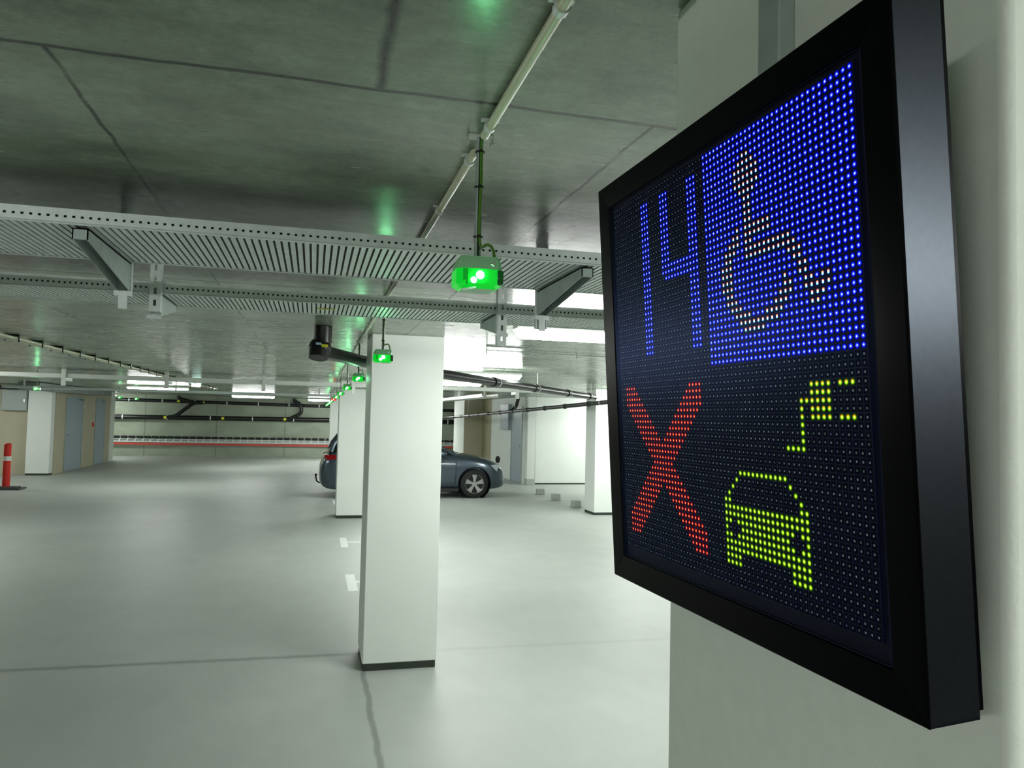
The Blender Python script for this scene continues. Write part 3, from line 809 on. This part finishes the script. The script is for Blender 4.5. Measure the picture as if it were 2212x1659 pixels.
lab = ['large green parking light hanging nearest, in front of the close cable trays', 'green hanging light in front of the big central pillar',
       'third green hanging light, just left of the central pillar', 'fourth green hanging light of the central row', 'fifth green hanging light of the central row',
       'sixth green hanging light of the central row', 'red hanging light among the green ones of the central row', 'green hanging light just beyond the red one in the row',
       'ninth hanging light of the central row, green', 'tenth hanging light of the central row, green', 'eleventh hanging light of the central row, green', 'farthest green light of the central row']
for k in range(N_S):
    y = sy(k)
    if k == 6:
        SR = make_sensor('lens_red', 'led_red'); o = SR
    else:
        o = SG if k == 0 else copy_tree(SG)
    o.location = (sx(y), y, H); tag(o, lab[k], 'guidance light', 'hanging parking guidance lights')
for (x, y, lb) in ((-4.15, 13.1, 'green hanging light before the white pillar at the left'), (-4.61, 20.3, 'left one of two green lights hanging before the rear wall'), (-4.61, 22.1, 'right one of two green lights hanging before the rear wall')):
    o = copy_tree(SG); o.location = (x, y, H); tag(o, lb, 'guidance light', 'hanging parking guidance lights')
b = MB(); b.box(-2.42, -2.26, 16.45, 16.55, 2.29, 2.36)
e = empty('emergency_light', (-2.34, 16.5, 2.29), 'small cyan white light on the ceiling above the middle of the rear wall', 'lamp')
b.build('glow_panel', MT['led_white'], e, bevel=0.01)
b = MB(); b.box(-2.44, -2.24, 16.43, 16.57, 2.36, H); b.build('mount', MT['hdpe'], e)

# ------------------------------------------------------------------ twin pipes with clips along the ceiling, left
e = empty('ceiling_pipe_pair', (-2.37, 8.0, 2.36), 'pair of thin beige pipes with dark clips running along the ceiling at the left', 'pipe')
for dx in (-0.03, 0.03):
    b = MB(); b.cyl((-2.37 + dx, 4.0, 2.352), (-2.37 + dx, 20, 2.352), 0.012, 10); b.build('pipe', MT['pvc'], e)
for i in range(26):
    y = 5.2 + i * 0.55
    b = MB(); b.box(-2.425, -2.315, y, y + 0.018, 2.366, H); b.cyl((-2.42, y + 0.009, 2.33), (-2.42, y + 0.009, 2.37), 0.006, 6); b.cyl((-2.32, y + 0.009, 2.32), (-2.32, y + 0.009, 2.37), 0.006, 6)
    b.build('clip', MT['black'], e)
b = MB(); b.cyl((1.4, 6.2, 2.372), (7.0, 6.9, 2.372), 0.004, 6)
for i in range(14):
    t = i / 13; b.box(1.4 + 5.5 * t, 1.41 + 5.5 * t, 6.2 + 0.69 * t, 6.21 + 0.69 * t, 2.335, H)
tag(b.build('ceiling_wire', MT['galv_dull']), 'thin wire with small hooks under the ceiling between the central pillar and the display', 'wire')

# ------------------------------------------------------------------ drain pipes
def smoothpts(pts, r=0.12):
    out = [Vector(pts[0])]
    for i in range(1, len(pts) - 1):
        p, a, c = Vector(pts[i]), Vector(pts[i - 1]), Vector(pts[i + 1])
        ra = min(r, (p - a).length * 0.45); rc = min(r, (c - p).length * 0.45)
        s0 = p + (a - p).normalized() * ra; s1 = p + (c - p).normalized() * rc
        for k in range(7):
            t = k / 6; out.append(s0 * (1 - t) ** 2 + p * 2 * t * (1 - t) + s1 * t * t)
    out.append(Vector(pts[-1])); return out
e = empty('drain_pipe', (0.03, 5.16, 2.2), 'thick black drain pipe with elbow, passing behind the central pillar to the right', 'pipe')
b = MB(); b.tube(smoothpts([(0.045, 5.13, H), (0.03, 5.13, 2.215), (0.34, 5.928, 2.215), (1.21, 7.1, 2.20), (4.45, 11.55, 2.167)], 0.075), 0.046, 18)
b.build('pipe', MT['pipe'], e)
b = MB(); b.cyl((0.045, 5.13, 2.27), (0.045, 5.13, H - 0.002), 0.058, 20); b.ball((0.028, 5.135, 2.235), 0.074, 18, 12); b.cyl((0.018, 5.10, 2.165), (0.024, 5.12, 2.23), 0.062, 18); b.build('elbow', MT['pipe'], e)
b = MB(); b.box(0.0, 0.036, 5.052, 5.062, 2.250, 2.264); b.cur = 1; b.box(0.036, 0.078, 5.056, 5.068, 2.238, 2.254)
o = b.build('label_strip', [MT['bluelabel'], MT['yellow']], e); 
d1 = (Vector((5.0, 12.3, 2.165)) - Vector((1.21, 7.1, 2.20))).normalized()
for px_, (cx_, cy_) in enumerate(((1.93, 8.09), (2.72, 9.17), (3.56, 10.32), (4.25, 11.3))):
    p = Vector((1.21, 7.1, 2.20)) + d1 * ((cx_ - 1.21) / d1.x)
    b = MB(); b.cyl(p - d1 * 0.05, p + d1 * 0.04, 0.054, 18); b.build('coupling', MT['pipe'], e)
    q0 = p + d1 * 0.10
    b = MB(); b.cyl(q0 - d1 * 0.012, q0 + d1 * 0.012, 0.049, 18); b.cyl(q0 + Vector((0, 0, 0.04)), Vector((q0.x, q0.y, H)), 0.005, 8); b.build('hanger_clamp', MT['galv'], e)

e = empty('drain_pipe', (5.0, 29.0, 1.75), 'thin black drain pipe rising towards the display in front of the white wall', 'pipe')
P0 = Vector((4.6, 31.0, 1.65)); P1 = Vector((4.7, 9.0, 2.155))
b = MB(); b.cyl(P0, P1, 0.038, 14); b.build('pipe', MT['pipe'], e)
for i in range(17):
    p = P0.lerp(P1, (i + 0.6) / 17.3); d = (P1 - P0).normalized()
    b = MB(); b.cyl(p - d * 0.04, p + d * 0.04, 0.05, 14); b.build('coupling', MT['pipe'], e)
for t in (0.12, 0.37, 0.62, 0.87):
    p = P0.lerp(P1, t); b = MB(); b.cyl(p, Vector((p.x, p.y, H)), 0.005, 8); b.cyl(p - d * 0.012, p + d * 0.012, 0.043, 14); b.build('hanger_clamp', MT['galv'], e)
b = MB(); b.tube(smoothpts([P0.lerp(P1, 0.60), P0.lerp(P1, 0.60) + Vector((0.12, -0.1, 0.10)), P0.lerp(P1, 0.60) + Vector((0.18, -0.1, 0.34))], 0.1), 0.045, 12); b.build('branch', MT['pipe'], e)

# pipes on the rear wall
e = empty('drain_pipework', (-3.1, 31.66, 1.5), 'two black drain pipes with linking branches running along the rear concrete wall', 'pipe')
def wallpipe(xa, za, xb, zb, r, part, n, joints, y=31.66):
    b = MB(); b.cyl((xa, y, za), (xb, y, zb), r, 14); o_ = b.build(part, MT['pipe'], e)
    for i in range(n):
        t = (i + 0.5) / n; x = xa + (xb - xa) * t; z = za + (zb - za) * t
        b = MB(); b.cyl((x - 0.02, y, z), (x + 0.02, y, z), r * 1.12, 12); b.box(x - 0.015, x + 0.015, y, 31.799, z - 0.02, z + 0.02); b.build('wall_clamp', MT['galv'], e)
    for x in joints:
        z = za + (zb - za) * (x - xa) / (xb - xa)
        b = MB(); b.box(x - 0.05, x + 0.05, y - r * 1.02 - 0.01, y - r * 0.7, z - r * 0.6, z + r * 0.6); b.build('label_strip', MT['yellow'], e)
    return e
E1 = wallpipe(-11, 2.21, 7.9, 2.03, 0.062, 'upper_pipe', 16, [-5.1, -4.2])
E2 = wallpipe(-11, 1.49, 7.9, 1.58, 0.088, 'lower_pipe', 12, [-5.55, -3.45, -1.1], 31.64)
b = MB(); b.tube(smoothpts([(-5.1, 31.6, H - 0.002), (-5.1, 31.6, 2.28), (-4.6, 31.6, 2.13)], 0.1), 0.065, 12); b.build('riser', MT['pipe'], E1)
b = MB(); b.tube(smoothpts([(-4.2, 31.6, 2.12), (-4.55, 31.6, 2.10), (-5.2, 31.6, 1.56), (-5.5, 31.6, 1.52)], 0.12), 0.07, 12); b.build('branch', MT['pipe'], E2)
b = MB(); b.tube(smoothpts([(-0.75, 31.54, H - 0.002), (-0.75, 31.54, 2.27), (-0.5, 31.5, 2.15), (-0.45, 31.5, 1.8), (-0.95, 31.56, 1.54)], 0.16), 0.07, 12); b.build('branch', MT['pipe'], E2)
b = MB(); b.tube(smoothpts([(0.45, 31.6, 2.1), (0.6, 31.58, 2.25), (0.6, 31.58, H - 0.002)], 0.1), 0.06, 12); b.build('riser', MT['pipe'], E1)

# protective rail on the rear wall
e = empty('wall_rail', (-3, 31.72, 0.45), 'long white slotted rail with red strip below, along the foot of the rear wall', 'rail')
b = MB()
b.box(-11, 8, 31.70, 31.73, 0.655, 0.68); b.box(-11, 8, 31.70, 31.73, 0.545, 0.585)
for i in range(69): b.box(-11 + i * 0.273, -10.95 + i * 0.273, 31.70, 31.73, 0.585, 0.655)
b.build('slotted_rail', MT['hdpe'], e, smooth=False)
b = MB(); b.box(-11, 8, 31.68, 31.74, 0.445, 0.52); b.build('red_strip', MT['redrail'], e, smooth=False)
b = MB(); b.box(-11, 8, 31.745, 31.8, 0.42, 0.7); b.build('backing', MT['galv_dull'], e, smooth=False)
for i in range(52):
    x = -8.2 + i * 0.273
    b = MB(); b.box(x, x + 0.205, 31.66, 31.8, 0.70, 0.785); b.build('rubber_block', MT['rubber'], e, bevel=0.01)

# ------------------------------------------------------------------ left side odds and ends
e = empty('wall_cabinet', (-7.62, 22.6, 1.67), 'grey steel cabinet on the wall left of the left pillar', 'cabinet')
b = MB(); b.box(-7.95, -7.34, 22.5, 22.72, 1.70, 2.26); b.build('body', MT['cabinet'], e, bevel=0.008)
b = MB(); b.box(-7.93, -7.36, 22.487, 22.4995, 1.72, 2.24); b.build('door', MT['cabinet'], e, bevel=0.004)
b = MB(); b.box(-7.42, -7.40, 22.475, 22.487, 1.93, 2.0); b.build('lock', MT['steel'], e)
b = MB(); b.tube(smoothpts([(-9.5, 22.2, 2.30), (-7.3, 22.2, 2.30), (-7.3, 22.2, H - 0.002)], 0.12), 0.055, 12)
tag(b.build('drain_pipe', MT['pipe']), 'short black pipe with elbow above the grey cabinet at the far left', 'pipe')
e = empty('air_duct', (-6.3, 22.5, 2.2), 'grey rectangular air duct above the two grey doors', 'duct')
b = MB(); b.box(-6.6, -6.15, 19.6, 26.0, 2.2, 2.37); b.build('duct_body', MT['duct'], e, bevel=0.006)
for y in (20.5, 22, 23.5, 25): 
    b = MB(); b.box(-6.62, -6.13, y, y + 0.03, 2.19, 2.375); b.build('joint_flange', MT['galv_dull'], e)
b = MB(); b.box(-6.72, -6.69, 26.22, 26.32, 1.22, 1.36)
tag(b.build('fire_alarm_button', MT['red'], bevel=0.006), 'small red alarm box on the beige wall between the two doors', 'alarm')

e = empty('bollard', (-6.41, 18.65, 0), 'red plastic bollard with a white band on a grey rubber foot, at the left edge', 'bollard')
b = MB()
b.box(-6.75, -6.08, 18.42, 18.88, 0, 0.035); b.box(-6.66, -6.17, 18.48, 18.82, 0.035, 0.06); b.build('foot', MT['grey_rubber'], e, bevel=0.012)
b = MB(); b.cyl((-6.41, 18.65, 0.055), (-6.41, 18.65, 0.98), 0.073, 24, 0.070); b.cyl((-6.41, 18.65, 0.98), (-6.41, 18.65, 1.0), 0.070, 24, 0.055); b.build('post', MT['red'], e)
b = MB(); b.cyl((-6.41, 18.65, 0.62), (-6.41, 18.65, 0.72), 0.0745, 24, 0.0738, caps=False); b.build('white_band', MT['reflect'], e)

# ------------------------------------------------------------------ floor markings and blocks
def tmark(x0, x1, y0, y1, lx, ly, label):
    b = MB(); b.box(x0, x1, y0, y1, 0.0, 0.0015); b.box(x1, lx, ly - 0.045, ly + 0.045, 0.0, 0.0015)
    tag(b.build('bay_marking', MT['marking'], smooth=False), label, 'floor marking', 'T shaped bay markings')
tmark(0.403, 0.503, 7.87, 8.70, 0.95, 8.31, 'white T shaped bay marking closest behind the big central pillar')
tmark(0.425, 0.520, 10.45, 11.27, 1.2, 10.88, 'white T shaped bay marking midway between the two central pillars')
tmark(0.445, 0.54, 15.4, 16.2, 0.7, 15.8, 'white bay marking on the floor beside the car rear')
b = MB(); b.box(4.85, 5.5, 15.9, 16.0, 0, 0.0015); tag(b.build('bay_marking', MT['marking'], smooth=False), 'thin white line on the floor between the small grey blocks', 'floor marking', 'T shaped bay markings')
kb = None
for (x, y, m, lb) in ((5.27, 17.05, 0, 'small grey block on the floor nearest the car front'), (5.27, 15.87, 0, 'small grey block on the floor, middle of three before the white wall'), (5.27, 14.55, 0, 'small pale block on the floor beside the right pillar')):
    b = MB(); b.box(x - 0.085, x + 0.085, y, y + 0.17, 0.0, 0.135); b.box(x - 0.095, x + 0.095, y - 0.01, y + 0.18, 0, 0.02)
    tag(b.build('floor_block', MT['kerb'], bevel=0.01), lb, 'block', 'small blocks on the floor')

# ------------------------------------------------------------------ car
car = empty('car', (0.15, 16.36, 0), 'slate blue hatchback with alloy wheels and tow hook, parked behind the central pillars', 'car')
W = 0.875; YC = 16.36 + W
# lower body stations: x, z bottom, z shoulder, z top centre, half width low, half width shoulder, half width top
ST = [(0.005, 0.40, 0.60, 0.63, 0.55, 0.62, 0.40), (0.03, 0.30, 0.66, 0.70, 0.66, 0.74, 0.50), (0.10, 0.22, 0.86, 0.90, 0.74, 0.80, 0.60), (0.22, 0.17, 0.94, 1.00, 0.80, 0.84, 0.66),
      (0.45, 0.16, 0.96, 1.03, 0.83, 0.865, 0.72), (0.80, 0.16, 0.95, 1.03, 0.85, 0.875, 0.74), (1.40, 0.16, 0.93, 1.00, 0.86, 0.875, 0.75), (2.10, 0.16, 0.91, 0.98, 0.86, 0.875, 0.75),
      (2.70, 0.16, 0.90, 0.985, 0.86, 0.87, 0.74), (2.95, 0.16, 0.895, 0.99, 0.86, 0.87, 0.72), (3.25, 0.16, 0.87, 0.965, 0.86, 0.87, 0.68), (3.55, 0.16, 0.825, 0.915, 0.855, 0.865, 0.64),
      (3.80, 0.17, 0.76, 0.845, 0.83, 0.84, 0.58), (3.97, 0.19, 0.69, 0.765, 0.76, 0.77, 0.52), (4.07, 0.21, 0.60, 0.66, 0.66, 0.67, 0.45), (4.12, 0.27, 0.46, 0.50, 0.55, 0.56, 0.35)]
def ring_pts(s):
    x, zb, zs, zt, wl, ws, wt = s
    zm = zb + (zs - zb) * 0.45
    h = [(0, zb), (wl * 0.8, zb), (wl * 0.97, zb + 0.05), (ws * 0.995, zm), (ws, zm + (zs - zm) * 0.45), (ws * 0.975, zs - 0.03), (ws * 0.93, zs + (zt - zs) * 0.25), (wt * 0.9, zt - (zt - zs) * 0.12), (0, zt)]
    r = [(x, -y, z) for y, z in h] + [(x, y, z) for y, z in reversed(h[1:-1])]
    return r
def body_mesh():
    vs = []; fs = []; n = 16
    for s in ST: vs += ring_pts(s)
    for i in range(len(ST) - 1):
        for k in range(n): fs.append((i * n + k, i * n + (k + 1) % n, (i + 1) * n + (k + 1) % n, (i + 1) * n + k))
    fs.append(tuple(reversed(range(n)))); fs.append(tuple(range((len(ST) - 1) * n, len(ST) * n)))
    me = bpy.data.meshes.new('car_body'); me.from_pydata(vs, [], fs)
    bm = bmesh.new(); bm.from_mesh(me); bmesh.ops.recalc_face_normals(bm, faces=bm.faces); bm.to_mesh(me); bm.free()
    return me
WX = (0.79, 3.36)     # wheel centres, local
WR = 0.315
tmp = bpy.data.objects.new('tmp_body', body_mesh()); COL.objects.link(tmp)
ss = tmp.modifiers.new('s', 'SUBSURF'); ss.levels = 2; ss.render_levels = 2
cuts = []
for wx in WX:
    for sgn in (-1, 1):
        b = MB(); b.cyl((wx, sgn * 0.60, WR + 0.01), (wx, sgn * 1.1, WR + 0.01), 0.372, 40)
        c = b.build('tmp_cut', MT['cartrim'], local=True); cuts.append(c)
        bo = tmp.modifiers.new('b', 'BOOLEAN'); bo.operation = 'DIFFERENCE'; bo.object = c; bo.solver = 'EXACT'
dg = bpy.context.evaluated_depsgraph_get()
me = bpy.data.meshes.new_from_object(tmp.evaluated_get(dg))
me.materials.clear(); me.materials.append(MT['carpaint'])
for p in me.polygons: p.material_index = 0
me.shade_smooth(); me.set_sharp_from_angle(angle=R(38))
for c in cuts + [tmp]: bpy.data.objects.remove(c)
body = bpy.data.objects.new('body', me); COL.objects.link(body); body.parent = car; body.location = (0, W, 0)
def cl(b, name, m, parent=None, **k):
    """car-local build; y measured from the centre line"""
    b.v = [(x, y + W, z) for x, y, z in b.v]
    return b.build(name, MT[m], parent or car, local=True, **k)
# cabin: glass tub with roof and pillars
G = [(0.20, 0.99, 0.72), (0.46, 1.34, 0.60), (0.95, 1.395, 0.60), (1.6, 1.41, 0.60), (2.05, 1.37, 0.59), (2.93, 0.96, 0.74)]
b = MB(); vs = []
for x, z, w_ in G:
    base = 0.80 if x > 0.3 else 0.76
    vs += [(x, -base if 0.3 < x < 2.9 else -w_, 0.93), (x, -w_, z - 0.015), (x, -w_ * 0.8, z), (x, w_ * 0.8, z), (x, w_, z - 0.015), (x, base if 0.3 < x < 2.9 else w_, 0.93)]
n = 6; fs = [(i * n + k, i * n + k + 1, (i + 1) * n + k + 1, (i + 1) * n + k) for i in range(len(G) - 1) for k in range(n - 1)]
fs += [tuple(range(6)), tuple(reversed(range(30, 36)))]
b.add(vs, fs); cl(b, 'windows', 'carglass', angle=25)
b = MB(); vs = []
RG = [(0.40, 1.325, 0.63), (0.52, 1.372, 0.62), (0.95, 1.41, 0.615), (1.6, 1.425, 0.61), (2.02, 1.395, 0.60)]
for x, z, w_ in RG: vs += [(x, -w_, z - 0.045), (x, -w_ * 0.92, z - 0.012), (x, -w_ * 0.5, z), (x, w_ * 0.5, z), (x, w_ * 0.92, z - 0.012), (x, w_, z - 0.045)]
fs = [(i * n + k, i * n + k + 1, (i + 1) * n + k + 1, (i + 1) * n + k) for i in range(len(RG) - 1) for k in range(n - 1)]
b.add(vs, fs)
for sg in (-1, 1):
    b.tube([(2.02, sg * 0.60, 1.37), (2.45, sg * 0.68, 1.20), (2.97, sg * 0.76, 0.93)], 0.03, 8)
    b.tube([(0.42, sg * 0.62, 1.31), (0.30, sg * 0.68, 1.15), (0.24, sg * 0.74, 0.98)], 0.045, 8)
    b.tube([(1.45, sg * 0.62, 1.37), (1.48, sg * 0.79, 0.95)], 0.028, 8)
cl(b, 'roof', 'carpaint')
b = MB(); b.box(0.34, 0.54, -0.56, 0.56, 1.345, 1.375); cl(b, 'spoiler', 'carpaint', bevel=0.01)
def wheel(wx, sg):
    t = MB(); yo = sg * 0.862; yi = sg * 0.66
    prof = [(0.215, 0.0), (0.235, 0.004), (0.27, 0.0), (0.302, 0.012), (0.315, 0.035), (0.315, 0.165), (0.300, 0.19), (0.22, 0.2)]
    n_ = 40; vs = []
    for r_, d_ in prof:
        for k in range(n_):
            a = 2 * math.pi * k / n_; vs.append((wx + r_ * math.cos(a), yo - sg * d_, WR + r_ * math.sin(a)))
    fs = [(i * n_ + k, i * n_ + (k + 1) % n_, (i + 1) * n_ + (k + 1) % n_, (i + 1) * n_ + k) for i in range(len(prof) - 1) for k in range(n_)]
    t.add(vs, fs); ty = cl(t, 'wheel', 'tyre')
    t = MB(); t.cyl((wx, yo - sg * 0.07, WR), (wx, yo - sg * 0.12, WR), 0.218, 32); cl(t, 'brake_disc', 'cartrim', ty)
    t = MB(); vs = []; fs = []
    for r_, d_ in ((0.222, 0.006), (0.212, 0.002), (0.203, 0.012), (0.2, 0.06)):
        for k in range(n_):
            a = 2 * math.pi * k / n_; vs.append((wx + r_ * math.cos(a), yo - sg * d_, WR + r_ * math.sin(a)))
    fs = [(i * n_ + k, i * n_ + (k + 1) % n_, (i + 1) * n_ + (k + 1) % n_, (i + 1) * n_ + k) for i in range(3) for k in range(n_)]
    t.add(vs, fs)
    for k in range(5):
        a = math.pi / 2 + 2 * math.pi * k / 5
        def P(r_, da, d_): return (wx + r_ * math.cos(a + da), yo - sg * d_, WR + r_ * math.sin(a + da))
        sp = [P(0.04, -0.62, 0.018), P(0.12, -0.30, 0.014), P(0.205, -0.27, 0.008), P(0.205, 0.27, 0.008), P(0.12, 0.30, 0.014), P(0.04, 0.62, 0.018)]
        bk = [(x, y - sg * 0.03, z) for x, y, z in sp]
        t.add(sp + bk, [(0, 1, 2, 3, 4, 5), (11, 10, 9, 8, 7, 6)] + [(i, 6 + i, 6 + (i + 1) % 6, (i + 1) % 6) for i in range(6)])
    t.cyl((wx, yo - sg * 0.012, WR), (wx, yo - sg * 0.05, WR), 0.055, 20)
    cl(t, 'rim', 'alloy', ty)
    return ty
for wx in WX:
    for sg in (-1, 1): wheel(wx, sg)
# wheel arch linings
for wx in WX:
    for sg in (-1, 1):
        b = MB(); b.cyl((wx, sg * 0.60, WR + 0.01), (wx, sg * 0.845, WR + 0.01), 0.3715, 40, caps=False); b.ring(0, 0, 0, 0, 0.001) if False else None
        cl(b, 'arch_lining', 'cartrim')
# lamps and trim
def patch(name, m, pts, th=0.012, sides=(-1, 1)):
    for sg in sides:
        b = MB(); n_ = len(pts); P = [(x, sg * y, z) for x, y, z in pts]
        cx_ = sum(p[0] for p in P) / n_; cyy = sum(p[1] for p in P) / n_
        Q = [(x + (x - 2.0) * 0.0, y - sg * 0.05, z) for x, y, z in P]
        b.add(P + Q, [tuple(range(n_)), tuple(reversed(range(n_, 2 * n_)))] + [(i, n_ + i, n_ + (i + 1) % n_, (i + 1) % n_) for i in range(n_)])
        cl(b, name, m, bevel=0.006)
patch('headlight', 'lampglass', [(3.72, 0.845, 0.735), (3.86, 0.80, 0.745), (4.00, 0.70, 0.71), (4.06, 0.60, 0.655), (4.08, 0.56, 0.585), (3.99, 0.735, 0.575), (3.86, 0.82, 0.60)])
patch('tail_light', 'taillamp', [(0.125, 0.66, 0.92), (0.115, 0.74, 0.92), (0.20, 0.825, 0.93), (0.40, 0.875, 0.92), (0.38, 0.878, 0.85), (0.18, 0.845, 0.82), (0.105, 0.77, 0.845), (0.105, 0.66, 0.85)])
b = MB(); b.box(4.095, 4.125, -0.34, 0.34, 0.30, 0.62); cl(b, 'grille', 'cartrim', bevel=0.02)
patch('air_intake', 'cartrim', [(4.10, 0.50, 0.40), (4.03, 0.70, 0.41), (4.03, 0.70, 0.30), (4.10, 0.52, 0.27)])
patch('fog_strip', 'chrome', [(4.105, 0.52, 0.335), (4.035, 0.705, 0.345), (4.035, 0.705, 0.325), (4.105, 0.52, 0.315)])
for sg in (-1, 1):
    b = MB(); b.box(2.93, 2.936, sg * 0.862, sg * 0.882, 0.30, 0.86); b.box(1.50, 1.506, sg * 0.866, sg * 0.88, 0.30, 0.9); b.box(1.5, 2.93, sg * 0.864, sg * 0.878, 0.30, 0.306)
    cl(b, 'door_seam', 'cartrim')
b = MB()
for sg in (-1, 1): b.box(1.15, 3.0, sg * 0.80, sg * 0.868, 0.15, 0.22)
cl(b, 'sill', 'cartrim', bevel=0.01)
b = MB(); b.tube([(0.15, 0, 0.30), (0.03, 0, 0.27), (-0.03, 0, 0.31), (-0.05, 0, 0.38), (-0.052, 0, 0.42)], 0.017, 10); b.ball((-0.052, 0, 0.445), 0.028, 12, 8); cl(b, 'tow_hook', 'cartrim')
b = MB()
for sg in (-1, 1):
    b.ball((2.62, sg * 0.96, 0.98), 0.09, 12, 8, 0.75); b.box(2.60, 2.66, min(sg * 0.84, sg * 0.94), max(sg * 0.84, sg * 0.94), 0.93, 0.96)
cl(b, 'wing_mirror', 'carpaint')
b = MB()
for yy, x0 in ((-0.45, 2.95), (0.15, 2.97)): b.tube([(x0 + 0.1, yy, 0.985), (x0 - 0.02, yy + 0.05, 1.0), (x0 - 0.12, yy + 0.5, 1.055)], 0.009, 6)
cl(b, 'wiper', 'cartrim')
b = MB()
for sg in (-1, 1): b.box(2.5, 2.66, min(sg * 0.874, sg * 0.892), max(sg * 0.874, sg * 0.892), 0.78, 0.80)
cl(b, 'door_handle', 'carpaint', bevel=0.004)

# little round-topped post beyond the bonnet
e = empty('marker_post', (4.72, 19.2, 0), 'slim post with dark rounded head showing just above the car front', 'post')
b = MB(); b.cyl((4.72, 19.2, 0), (4.72, 19.2, 0.60), 0.025, 12); b.build('pole', MT['galv_dull'], e)
b = MB(); b.ball((4.72, 19.2, 0.70), 0.065, 14, 10, 1.45); b.build('head', MT['rubber'], e)
